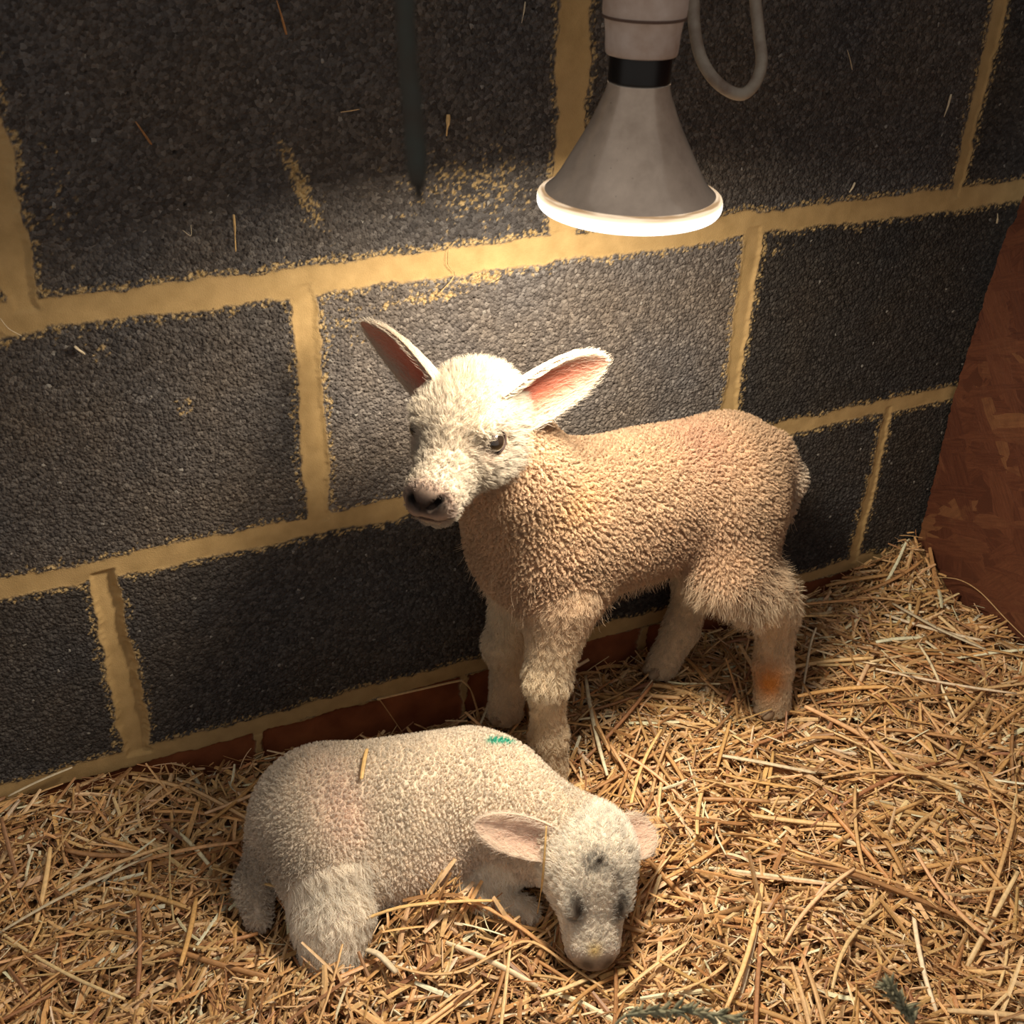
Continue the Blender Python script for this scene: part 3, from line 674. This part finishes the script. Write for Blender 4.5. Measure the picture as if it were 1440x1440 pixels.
def build_standing():
    H = Head((.2945, -.154, .405), 3.94, .16, .02, 1.02)
    f = Field((.215, -.225, -.012), (.70, .0, .455), .0019); cy = -.097
    # trunk
    f.cone((.425, cy, .252), (.585, cy, .263), .066, .060, reg=WOOL, sq=(1, 1.2, 1))
    f.ell((.425, cy, .247), (.064, .053, .076), reg=WOOL, k=.02)
    f.ell((.378, cy, .245), (.042, .044, .062), reg=WOOL, k=.03)
    f.ell((.588, cy, .260), (.060, .054, .064), reg=WOOL, k=.025)
    f.ell((.50, cy, .225), (.09, .044, .040), reg=WOOL, k=.02)
    f.cone((.400, cy, .280), tuple(H.g(-.030, 0, -.006)), .052, .032, reg=WOOL, k=.03)
    f.cone((.372, cy - .004, .258), tuple(H.g(-.014, 0, -.028)), .040, .021, reg=WOOL, k=.03)
    f.ell((.495, cy, .284), (.10, .044, .044), reg=WOOL, k=.02)
    # tail
    f.cone((.634, -.112, .298), (.654, -.115, .262), .014, .0135, reg=WOOL, k=.010); f.cone((.654, -.115, .262), (.651, -.117, .222), .0135, .009, reg=WOOL, k=.008)
    # near fore leg
    f.ell((.402, -.133, .232), (.044, .024, .062), reg=WOOL, k=.02)
    f.cone((.398, -.138, .205), (.385, -.146, .128), .030, .019, reg=LEG, k=.02)
    f.ell((.382, -.147, .122), (.0185, .018, .022), reg=LEG, k=.012)
    f.cone((.384, -.147, .115), (.388, -.147, .048), .0160, .0140, reg=LEG, k=.012)
    f.cone((.388, -.147, .048), (.389, -.150, .004), .0165, .0180, reg=LEG, k=.012)
    # far fore leg
    f.ell((.398, -.058, .225), (.042, .023, .058), reg=WOOL, k=.02)
    f.cone((.397, -.055, .20), (.384, -.052, .098), .028, .0175, reg=LEG, k=.02)
    f.ell((.380, -.052, .092), (.0175, .017, .020), reg=LEG, k=.012)
    f.cone((.382, -.051, .09), (.391, -.048, .035), .0165, .0150, reg=LEG, k=.012)
    f.cone((.391, -.048, .035), (.386, -.050, .0), .0170, .0180, reg=LEG, k=.012)
    # near hind leg
    f.ell((.588, -.136, .220), (.044, .024, .064), reg=WOOL, k=.022)
    f.cone((.575, -.140, .192), (.622, -.145, .150), .036, .026, reg=WOOL, k=.022)
    f.cone((.617, -.146, .156), (.642, -.146, .125), .027, .020, reg=LEG, k=.018)
    f.cone((.643, -.146, .128), (.652, -.147, .052), .0205, .0165, reg=LEG, k=.014)
    f.cone((.652, -.147, .052), (.657, -.151, .0), .0180, .0185, reg=LEG, k=.012)
    # far hind leg
    f.ell((.605, -.060, .220), (.044, .024, .064), reg=WOOL, k=.022)
    f.cone((.600, -.055, .19), (.612, -.050, .115), .036, .025, reg=LEG, k=.022)
    f.cone((.612, -.050, .112), (.600, -.049, .045), .021, .0165, reg=LEG, k=.014)
    f.cone((.600, -.049, .045), (.578, -.052, .002), .0170, .0175, reg=LEG, k=.012)
    H.build(f)
    def legdirs(P):
        d = np.zeros_like(P); d[:, 2] = -1; d[:, 0] = .35 * np.sin(P[:, 2] * 60 + P[:, 1] * 90); d[:, 1] = .2 * np.sin(P[:, 2] * 45 + P[:, 0] * 80); return d
    def fringe(c):
        return np.clip(sstep(.215, .185, c[:, 2]) + .9 * gauss(c, (.655, -.13, .165), (.035, .05, .035)) + .2 * gauss(c, (.345, -.11, .20), (.03, .05, .05)), 0, 1)
    bl, br = H.g(-.020, .020, .010), H.g(-.020, -.019, .013)
    ears = [dict(base=bl, tip=(.421, -.149, .439), facing=(-.62, -.66, -.26), width=.064, cup=.62, droop=.10, taper=.10),
            dict(base=br, tip=(.249, -.050, .459), facing=H.F * .85 - H.U * .12 - H.L * .1, width=.050, cup=.66, droop=.10, taper=.20)]
    wool = dict(dens=1000000, cdens=105000, len=.0062, curl=.00062, turns=1.7, rad=.00018, fringe=.020, leg=.0080, flow=(.5, 0, .4))
    lamb('lamb', 'young lamb standing under the heat lamp with its head turned and ears out', (.50, -.097, 0), f, H, ears, standing_paint, legdirs, wool, 100, fringe,
         eyes=dict(x=.012, sides=(1, -1), open=True), hooves=(((.386, -.152, -.002), (-1, -.15, 0)), ((.384, -.052, -.004), (-1, 0, 0)), ((.653, -.154, -.004), (-1, -.2, 0)), ((.574, -.053, -.002), (-1, -.05, 0))))
    return f

# ------------------------------------------------------------------ the sleeping lamb
def lying_paint(P, N, reg, l):
    v = N1(P * 26)[:, None]; v2 = N2(P * 60)[:, None]
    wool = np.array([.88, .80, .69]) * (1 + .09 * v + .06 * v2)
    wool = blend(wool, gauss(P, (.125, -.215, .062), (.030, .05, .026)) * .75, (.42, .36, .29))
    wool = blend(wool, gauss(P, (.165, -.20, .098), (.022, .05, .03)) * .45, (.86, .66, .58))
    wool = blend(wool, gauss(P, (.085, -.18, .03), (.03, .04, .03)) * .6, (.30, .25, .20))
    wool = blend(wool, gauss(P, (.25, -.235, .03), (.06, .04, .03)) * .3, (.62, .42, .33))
    mark = gauss(P, (.314, -.192, .102), (.0165, .0080, .02)) * (1.0 + .22 * N3(P * 150))
    wool = blend(wool, sstep(.35, .8, mark) * .95, (.02, .50, .36))
    leg = np.array([.90, .85, .76]) * (1 + .08 * v + .05 * v2)
    tw = (sstep(-.255, -.205, P[:, 1]) * .7)[:, None]; leg = leg * (1 - tw) + wool * tw
    face = np.array([.92, .88, .80]) * (1 + .07 * v)
    face = face_marks(face, l, (.16, .12, .10), .6)
    d = np.clip(N3(l * 150) * .8 + .7, .15, 1)
    face = blend(face, gauss(l, (-.004, -.003, .036), (.010, .010, .014)) * 1.5 * d, (.07, .055, .045))
    face = blend(face, gauss(l, (.010, .014, .032), (.010, .010, .014)) * .9 * d, (.22, .18, .15))
    face = blend(face, gauss(l, (.004, .028, .018), (.012, .010, .012)) * .6 * d, (.32, .27, .22))
    face = blend(face, gauss(l, (.022, -.006, .026), (.012, .010, .010)) * .5 * d, (.40, .34, .28))
    for sd in (1, -1):
        face = blend(face, gauss(l, (.029, .0205 * sd, .017), (.0135, .0075, .012)) * 1.7, (.035, .025, .02))
        face = blend(face, gauss(l, (.0790, .0090 * sd, -.0020), (.0065, .0052, .0055)) * 1.7, (.02, .015, .013))
    face = blend(face, gauss(l, (.055, 0, .010), (.018, .018, .010)) * .45 * d, (.42, .36, .28))
    face = blend(face, gauss(l, (.068, -.004, .010), (.006, .006, .008)) * .9, (.78, .62, .28))
    face = blend(face, sstep(.073, .080, l[:, 0]) * .6, (.24, .19, .16))
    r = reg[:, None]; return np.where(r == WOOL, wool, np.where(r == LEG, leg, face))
lying_paint.ear = np.array([.90, .80, .70]); lying_paint.ear_in = np.array([.84, .64, .55]); lying_paint.skin = (.9, .84, .78)

def build_lying():
    H = Head((.348, -.309, .0475), -1.90, .60, -.10, .90)
    f = Field((.045, -.40, -.035), (.445, -.07, .135), .0019)
    f.cone((.165, -.168, .058), (.284, -.188, .054), .054, .054, reg=WOOL)
    f.ell((.152, -.166, .056), (.056, .052, .056), reg=WOOL, k=.02)
    f.ell((.299, -.206, .052), (.044, .047, .052), reg=WOOL, k=.025)
    f.ell((.23, -.205, .030), (.09, .050, .042), reg=WOOL, k=.025)
    f.cone((.310, -.222, .058), tuple(H.g(-.028, 0, -.006)), .043, .032, reg=WOOL, k=.025)
    f.cone((.320, -.238, .035), tuple(H.g(-.012, 0, -.026)), .036, .022, reg=WOOL, k=.025)
    f.ell((.150, -.206, .048), (.044, .030, .050), reg=WOOL, k=.014)                     # thigh
    f.cone((.148, -.218, .038), (.142, -.240, .018), .035, .030, reg=LEG, k=.018)         # hind shank towards us
    f.cone((.142, -.240, .018), (.135, -.258, -.004), .030, .025, reg=LEG, k=.014)
    f.cone((.112, -.165, .045), (.088, -.185, .016), .017, .013, reg=WOOL, k=.014); f.cone((.088, -.185, .016), (.086, -.205, .0), .013, .010, reg=WOOL, k=.01)   # tail
    f.cone((.310, -.240, .022), (.262, -.262, .006), .024, .017, reg=LEG, k=.016); f.cone((.262, -.262, .006), (.30, -.285, -.006), .015, .012, reg=LEG, k=.01)      # folded fore leg
    f.ell(H.g(-.010, 0, .004), (.036, .037, .032), H.R, reg=FACE, k=.014)
    f.cone(H.g(.006, 0, -.002), H.g(.060, 0, -.012), .029, .0215, reg=FACE, k=.012)
    H.build(f, .030)
    def legdirs(P):
        d = np.zeros_like(P); d[:, 1] = -.75; d[:, 2] = -.7; d[:, 0] = .35 * np.sin(P[:, 1] * 70 + P[:, 0] * 40); return d
    def fringe(c): return np.clip(.8 * gauss(c, (.150, -.232, .035), (.035, .03, .04)), 0, 1)
    bl, br = H.g(-.024, .027, .014), H.g(-.024, -.027, .014)
    ears = [dict(base=bl, tip=(.422, -.291, .052), facing=(-.1, -.55, .85), width=.042, cup=.35, droop=.08),
            dict(base=br, tip=(.264, -.256, .090), facing=(-.35, -.70, .55), width=.038, cup=.6, droop=.06)]
    wool = dict(dens=1050000, cdens=130000, len=.0048, curl=.00055, turns=1.5, rad=.00017, fringe=.014, leg=.0125, flow=(.3, -.4, .4))
    lamb('lamb', 'young lamb asleep on the straw with a green mark on its shoulder', (.22, -.19, 0), f, H, ears, lying_paint, legdirs, wool, 200, fringe,
         face_len=.62, eyes=dict(x=.030, sides=(1, -1), open=False, y=.0200, z=.0150), hooves=())
    return f
F_STAND = build_standing(); F_LIE = build_lying()

# ------------------------------------------------------------------ straw
def bed(x, y):
    """height of the straw surface"""
    wallh = np.interp(x, [-.5, -.1, .04, .12, .2, .32, .45, .56, .74, .86, .95, 1.05], [.03, .026, .022, -.004, -.022, -.030, -.022, -.012, -.004, .016, .036, .040])
    t = np.clip(-y / .11, 0, 1); h = wallh * (1 - t * t * (3 - 2 * t))
    h = h + .030 * sstep(.80, .97, x) + .018 * np.exp(-((x - .80) / .07) ** 2 - ((y + .16) / .08) ** 2)
    h = h + .034 * np.exp(-((x - .232) / .050) ** 2 - ((y + .270) / .030) ** 2) - .012 * np.exp(-((x - .395) / .04) ** 2 - ((y + .155) / .035) ** 2) + .012 * np.exp(-((x - .12) / .05) ** 2 - ((y + .285) / .03) ** 2) + .008 * np.exp(-((x - .03) / .06) ** 2 - ((y + .22) / .07) ** 2)
    h = h - .022 * np.exp(-((x - .645) / .035) ** 2 - ((y + .475) / .03) ** 2) - .018 * np.exp(-((x - .345) / .05) ** 2 - ((y + .350) / .04) ** 2) - .006 * np.exp(-((x - .2) / .1) ** 2 - ((y + .10) / .05) ** 2)
    return h + .007 * n2(x, y, 11, N1, 3.) + .005 * n2(x, y, 26, N2, 1.) + .003 * n2(x, y, 60, N3, 1.) - .004

STRAW_RAMP = np.array([[.34, .185, .080], [.53, .32, .135], [.61, .40, .20], [.65, .46, .27], [.76, .64, .46], [.29, .145, .075], [.48, .25, .105]])
STRAW_P = np.array([.17, .25, .24, .15, .07, .05, .07])
def stalk_paths(c, yaw, pitch, length, bend, npt, kink):
    """(m,npt,3) centre lines"""
    m = len(c); s = np.linspace(-.5, .5, npt)[None, :]
    d = np.stack([np.cos(yaw) * np.cos(pitch), np.sin(yaw) * np.cos(pitch), np.sin(pitch)], -1); sd = np.stack([-np.sin(yaw), np.cos(yaw), 0 * yaw], -1)
    P = c[:, None] + (length[:, None] * s)[..., None] * d[:, None]
    P += ((bend * length)[:, None] * (s ** 2 - .08))[..., None] * sd[:, None]
    P += ((kink * length)[:, None] * np.abs(s - .15))[..., None] * np.array([0, 0, -1.0])
    return P
def stalk_mesh(P, width, thick, roll, col, prof=4):
    """flattened tubes along every path; returns V, Q, colour"""
    m, n, _ = P.shape; T = nrm(np.gradient(P, axis=1)); up = np.array([0, 0, 1.0]); side = nrm(np.cross(T, up) + 1e-6); nu = np.cross(side, T)
    cr, sr = np.cos(roll)[:, None, None], np.sin(roll)[:, None, None]; a = side * cr + nu * sr; b = -side * sr + nu * cr
    tp = (1 - .25 * np.abs(np.linspace(-1, 1, n)) ** 3)[None, :, None]
    if prof == 4: ring = ((1, 0), (0, 1), (-1, 0), (0, -.55))
    else: ring = tuple((math.cos(q), math.sin(q) if math.sin(q) > 0 else .45 * math.sin(q)) for q in np.arange(prof) * 6.2832 / prof)
    R = len(ring); W = width[:, None, None] * tp * .5; K = thick[:, None, None] * tp * .5
    V = np.stack([P + a * W * u + b * K * v for u, v in ring], 2)      # m n R 3
    i = np.arange(m * n * R).reshape(m, n, R); j = np.roll(i, -1, 2)
    Q = np.stack([i[:, :-1], j[:, :-1], j[:, 1:], i[:, 1:]], -1).reshape(-1, 4)
    if R == 4: Q = np.concatenate([Q, i[:, 0][:, ::-1], i[:, -1]])
    else:
        for e, fl in ((i[:, 0], 1), (i[:, -1], 0)):
            for k in range(0, R - 2, 2):
                q = np.stack([e[:, 0], e[:, k + 1], e[:, k + 2], e[:, (k + 3) % R]], -1); Q = np.concatenate([Q, q[:, ::-1] if fl else q])
    C = np.repeat(col[:, None], n * R, 1).reshape(-1, 3)
    return V.reshape(-1, 3), Q, C
def straw_colour(m, r):
    c = STRAW_RAMP[r.choice(len(STRAW_RAMP), m, p=STRAW_P)]; return np.minimum(c * (1.0 + .50 * r.random((m, 1))) * (1 + .03 * r.normal(size=(m, 3))), .88)
def in_lamb(P):
    s = P.shape; q = P.reshape(-1, 3); return ((F_STAND.sample(q) < .0015) | (F_LIE.sample(q) < .0025)).reshape(s[:-1]).any(-1)
def front(x): return np.interp(x, [-.13, .62, 1.0], [-.225, -.545, -.17])    # about where the photo's lower edge cuts the bed

def scatter(m, r, lmu, lsd, lmax, wlo, whi, zlo, zhi, tilt, outer=False, near=.10):
    x = r.uniform(-.85 if outer else -.30, .968, m); y = r.uniform(-1.3 if outer else -.66, -.004, m)
    fr = front(x) - near; keep = (y < fr) | (x < -.28) if outer else (y > fr); x, y = x[keep], y[keep]; m = len(x)
    ln = np.minimum(np.exp(r.normal(lmu, lsd, m)), lmax); wd = r.uniform(wlo, whi, m); yaw = r.uniform(0, math.pi, m)
    side = (r.random(m) < .30); yaw = np.where(side, np.where(x > .5, 2.6, .45) + .45 * r.normal(size=m), yaw)
    e = .012; sx = (bed(x + e, y) - bed(x - e, y)) / (2 * e); sy = (bed(x, y + e) - bed(x, y - e)) / (2 * e)
    pitch = np.arctan(sx * np.cos(yaw) + sy * np.sin(yaw)) + r.normal(0, tilt, m)
    z = bed(x, y) + r.uniform(zlo, zhi, m)
    c = np.stack([x, y, z], -1); P = stalk_paths(c, yaw, pitch, ln, r.normal(0, .16, m), 5, np.abs(r.normal(0, .12, m)) * (r.random(m) < .4))
    ok = (P[..., 1].max(1) < -.0025) & (P[..., 0].max(1) < .972) & ~in_lamb(P)
    return P[ok], wd[ok], r.uniform(0, 6.28, m)[ok] * .25, ln[ok]

def build_bedding():
    r = np.random.default_rng(42); Vs, Qs, Cs, Ms = [], [], [], []; off = 0
    # matted mass under the loose stalks
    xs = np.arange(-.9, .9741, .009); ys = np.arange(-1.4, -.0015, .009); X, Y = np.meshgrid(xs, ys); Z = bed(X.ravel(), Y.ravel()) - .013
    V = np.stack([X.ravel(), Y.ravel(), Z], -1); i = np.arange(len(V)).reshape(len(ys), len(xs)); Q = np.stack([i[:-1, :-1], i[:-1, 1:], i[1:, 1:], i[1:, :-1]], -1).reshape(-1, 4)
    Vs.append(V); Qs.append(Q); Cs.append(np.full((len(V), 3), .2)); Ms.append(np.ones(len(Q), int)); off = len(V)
    for m, lmu, lsd, lmax, wl, wh, zl, zh, ti, outer in (
            (13000, math.log(.028), .50, .085, .0014, .0042, -.016, -.001, .22, False), (9500, math.log(.034), .55, .11, .0016, .0050, -.006, .003, .22, False),
            (13000, math.log(.013), .45, .03, .0007, .0026, -.006, .003, .38, False), (7000, math.log(.026), .5, .06, .0005, .0012, -.004, .004, .28, False),
            (2600, math.log(.026), .4, .05, .0012, .0032, .000, .008, .50, False),
            (16000, math.log(.045), .5, .11, .0018, .0048, -.012, .002, .18, True)):
        P, wd, ro, ln = scatter(m, r, lmu, lsd, lmax, wl, wh, zl, zh, ti, outer)
        th = wd * r.uniform(.22, .55, len(wd)); v, q, c = stalk_mesh(P, wd, th, ro - .7, straw_colour(len(P), r))
        Vs.append(v); Qs.append(q + off); Cs.append(c); Ms.append(np.zeros(len(q), int)); off += len(v)
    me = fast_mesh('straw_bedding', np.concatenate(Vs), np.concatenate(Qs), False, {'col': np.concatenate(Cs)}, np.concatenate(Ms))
    tag(link('straw_bedding', me, [M_STRAW, M_STRAWBED]), 'deep loose golden straw bedding covering the pen floor', 'straw', kind='stuff')

def one_stalk(name, path, width, col, label, cat='straw', group=None, n=14, thick=None, roll=.2):
    P = spline(path, n)[None]; b = P[0].mean(0); v, q, c = stalk_mesh(P - b, np.array([width]), np.array([thick or width * .5]), np.array([roll]), np.array([col]), 6)
    o = link(name, fast_mesh(name, v, q, True, {'col': c}), M_STRAW, None, tuple(b)); tag(o, label, cat, group); return o

def build_stalks():
    r = np.random.default_rng(77)
    P, wd, ro, ln = scatter(1500, r, math.log(.085), .30, .16, .0026, .0052, .003, .0085, .07, False, .0)
    o = np.argsort(-(ln * wd))[:290]; col = straw_colour(len(P), r) * 1.08
    for i in o:
        path = spline(P[i], 9)[None]; b = path[0].mean(0)
        v, q, c = stalk_mesh(path - b, wd[i:i + 1], wd[i:i + 1] * .5, ro[i:i + 1] - .5, col[i:i + 1], 6)
        tag(link('straw_stalk', fast_mesh('straw_stalk', v, q, True, {'col': c}), M_STRAW, None, tuple(b)), 'long loose golden straw stalk lying flat on top of the bedding', 'straw', 'loose straw stalks')
build_bedding(); build_stalks()

PALE, GOLD, TAN, RUST = np.array([.80, .69, .50]), np.array([.74, .50, .22]), np.array([.66, .43, .21]), np.array([.50, .24, .09])
def build_marked_straw():
    """the single stalks that stand out, each where it lies"""
    S = lambda pts, w, c, lab, **k: one_stalk('straw_stalk', pts, w, c, lab, **k)
    S([(.4665, -.0634, -.0133), (.5045, -.070, -.0066), (.5504, -.0596, -.0027), (.5842, -.0455, .0166), (.6043, -.0297, .0294), (.6163, -.0139, .034)], .0032, TAN * 1.1, 'long curved straw stalk with its tip raised between the standing lamb\'s legs', n=24)
    S([(.2856, -.012, -.0319), (.2600, -.020, .0300), (.2567, -.022, .0369), (.2640, -.021, .0364), (.3013, -.020, .0336), (.3450, -.020, .0308), (.3500, -.021, .0290), (.3573, -.026, .0163), (.3694, -.0221, -.0304)], .0042, TAN, 'kinked straw stalk arching against the foot of the block wall', n=40)
    S([(.060, -.140, .0045), (.0885, -.1838, .022), (.1118, -.2190, .040), (.1300, -.2420, .050), (.1533, -.2440, .046)], .0040, GOLD, 'straw stalk lying across the sleeping lamb\'s hind leg', n=20)
    S([(.1797, -.2120, .026), (.2084, -.2330, .034), (.2403, -.2420, .0447), (.2641, -.2480, .056), (.287, -.2500, .068)], .0034, GOLD, 'long straw stalk slanting up over the sleeping lamb\'s flank', n=20)
    S([(.1579, -.282, .014), (.1660, -.292, .0155), (.1749, -.3079, .0083)], .0066, PALE * .9, 'broad pale straw stalk in front of the sleeping lamb\'s hind foot')
    S([(.1609, -.262, .026), (.1934, -.2712, .0372), (.2357, -.2833, .0371), (.2756, -.2857, .0211)], .0044, GOLD * 1.1, 'broad straw stalk lying before the sleeping lamb\'s belly')
    S([(.1757, -.3026, .0094), (.1964, -.3197, .010), (.2242, -.3277, .009), (.2568, -.3252, .0115), (.2874, -.3225, .006), (.3104, -.3479, -.004), (.3283, -.3778, -.0068)], .0036, TAN * 1.1, 'long wavy straw stalk curving in front of the sleeping lamb\'s muzzle', n=30)
    S([(.333, -.3637, -.0149), (.3453, -.3639, -.0156), (.3563, -.3654, -.0155)], .0085, GOLD * 1.15, 'short flat straw flake beside the sleeping lamb\'s nose', thick=.0012)
    S([(-.0961, -.007, .0284), (-.0677, -.007, .0366), (-.0379, -.006, .0415)], .0036, PALE, 'straw stalk leaning on the wall below the leftmost block')
    S([(.5555, -.192, .0005), (.587, -.2178, .0025), (.637, -.253, -.0010)], .0058, PALE * 1.05, 'thick pale straw stalk lying in front of the standing lamb')
    S([(.638, -.2617, .0), (.6844, -.2748, .004), (.7311, -.3033, .007), (.7781, -.3302, .001), (.7797, -.3872, .003)], .0050, TAN * 1.15, 'long bent straw stalk lying across the open bedding')
    S([(.8861, -.0734, .0156), (.8934, -.1413, .0238), (.9162, -.191, .0238)], .0062, PALE * .85, 'thick split straw stalk on the pile by the board partition')
    S([(.945, -.070, .036), (.958, -.095, .046), (.963, -.125, .047), (.966, -.165, .036), (.968, -.200, .028)], .0022, TAN, 'thin arched straw stalk beside the board partition', n=22)
    S([(.688, -.1611, -.0026), (.712, -.1341, .0152), (.7345, -.1096, .029), (.7469, -.1001, .040)], .0030, PALE * .9, 'pale straw blade standing up behind the standing lamb\'s hind foot')
    S([(.186, -.196, .116), (.193, -.182, .1205), (.200, -.169, .1215)], .0040, GOLD * 1.05, 'short straw flake lying on the sleeping lamb\'s hip', thick=.0012)
    S([(-.1157, -.1385, .0038), (-.0749, -.1278, .008), (-.0328, -.1203, .0103), (.014, -.1021, .0022)], .0040, PALE * .9, 'pale straw stalk at the left end of the bedding')
    S([(.668, -.4515, .0), (.7568, -.3918, .004), (.7985, -.3587, -.003)], .0046, TAN * 1.2, 'long straight straw stalk near the right end of the bedding')
    S([(.315, -.288, .098), (.309, -.299, .082), (.3045, -.306, .052), (.303, -.304, .012)], .0020, GOLD, 'thin straw stalk hanging past the sleeping lamb\'s ear', n=18)
    # bits stuck on the wall
    W = lambda pts, w, c, lab: one_stalk('straw_bit', [(p[0], -.0030, p[1]) for p in pts] if len(pts) > 2 else [(pts[0][0], -.0030, pts[0][1]), ((pts[0][0] + pts[1][0]) / 2, -.0036, (pts[0][1] + pts[1][1]) / 2), (pts[1][0], -.0030, pts[1][1])], w, c, lab, 'straw', n=10)
    W([(.1671, .541), (.1657, .5121)], .0022, GOLD, 'upright golden straw bit stuck on the upper left block')
    W([(.1054, .6135), (.1139, .5971)], .0040, RUST * .8, 'brown husk stuck high on the upper left block')
    W([(.2132, .6889), (.2184, .6663)], .0030, RUST, 'reddish straw bit on the wall left of the hanging twine')
    W([(.343, .6029), (.3417, .5865)], .0038, GOLD, 'short thick straw bit between the twine and the lamp')
    W([(.2555, .6101), (.2702, .6113)], .0024, TAN, 'straw bit lying level on the block left of the twine')
    W([(.0362, .4528), (.0421, .4454)], .0055, PALE, 'pale chip stuck on the left block under the joint')
    W([(.4073, .6826), (.4048, .6674)], .0014, PALE * .8, 'thin straw bit on the wall beside the mortar above the lamp')
    W([(.8664, .5875), (.8638, .5664)], .0024, PALE * .8, 'grey white straw bit on the dark upper right block')
    W([(.7678, .5112), (.7631, .5019)], .0024, PALE * .8, 'short pale straw bit just above the joint right of the lamp')
    W([(.9821 - .012, .4602), (.9860 - .013, .449)], .0022, PALE * .8, 'pale upright bit on the wall beside the board edge')
    W([(.1277, .5331), (.1334, .5281), (.1344, .5362)], .0012, PALE, 'tiny hooked pale straw on the upper left block')
    W([(.7298, .6335), (.7395, .616)], .0014, PALE * .6, 'thin dull straw bit on the block right of the cable')
    W([(.3431, .496), (.3418, .4806), (.3482, .4697), (.3311, .4534)], .0014, TAN, 'thin bent straw hanging over the mortar joint')
    W([(-.0102, .4825), (-.0061, .4735), (.0014, .4667)], .0018, PALE, 'curled pale straw on the mortar at the left edge')

def build_grass():
    """dried grass heads rising from the bedding close to us"""
    mg = mat_flat('dry_grass', (.20, .20, .13), .8, noise=(.30, .27, .17), nscale=90)
    r = np.random.default_rng(8)
    for lab, stem, head in (('grey green dried grass head drooping low in front of the bedding', [(.16, -.60, -.01), (.17, -.585, .10), (.195, -.556, .19), (.226, -.540, .226), (.2376, -.5372, .2331)], [(.2376, -.5372, .2331), (.2673, -.5492, .236), (.2936, -.5639, .2327)]),
                            ('grey green grass blade standing in front of the bedding', [(.41, -.66, -.01), (.405, -.645, .08), (.394, -.622, .17), (.3839, -.6072, .2316)], [(.3839, -.6072, .2316), (.3803, -.5979, .2426), (.3756, -.5902, .2506)])):
        base = np.array(stem[0]); root = bpy.data.objects.new('grass_stem', None); COL.objects.link(root); root.location = base; tag(root, lab, 'grass')
        V, Q, T = tube(spline(stem, 24) - base, np.linspace(.0011, .0007, 24), 8); link('stem', fast_mesh('stem', V, Q, T=T), mg, root)
        ax = spline(head, 40) - base; Vs, Qs, Ts, off = [], [], [], 0
        V, Q, T = tube(ax, np.interp(np.linspace(0, 1, 40), [0, .3, 1], [.0008, .0012, .0004]), 8); Vs.append(V); Qs.append(Q); Ts.append(T); off = len(V)
        tang = nrm(np.gradient(ax, axis=0))
        for i in range(2, 39):
            for kx in range(3):
                d = nrm(tang[i] * 1.0 + .55 * r.normal(size=3)); L = r.uniform(.006, .011); p0 = ax[i]
                V, Q, T = tube([p0, p0 + d * L * .5, p0 + d * L], [.0004, .0011, .0002], 6); Vs.append(V); Qs.append(Q + off); Ts.append(T + off); off += len(V)
        link('seed_head', fast_mesh('seed_head', np.concatenate(Vs), np.concatenate(Qs), T=np.concatenate(Ts)), mg, root)
build_marked_straw(); build_grass()
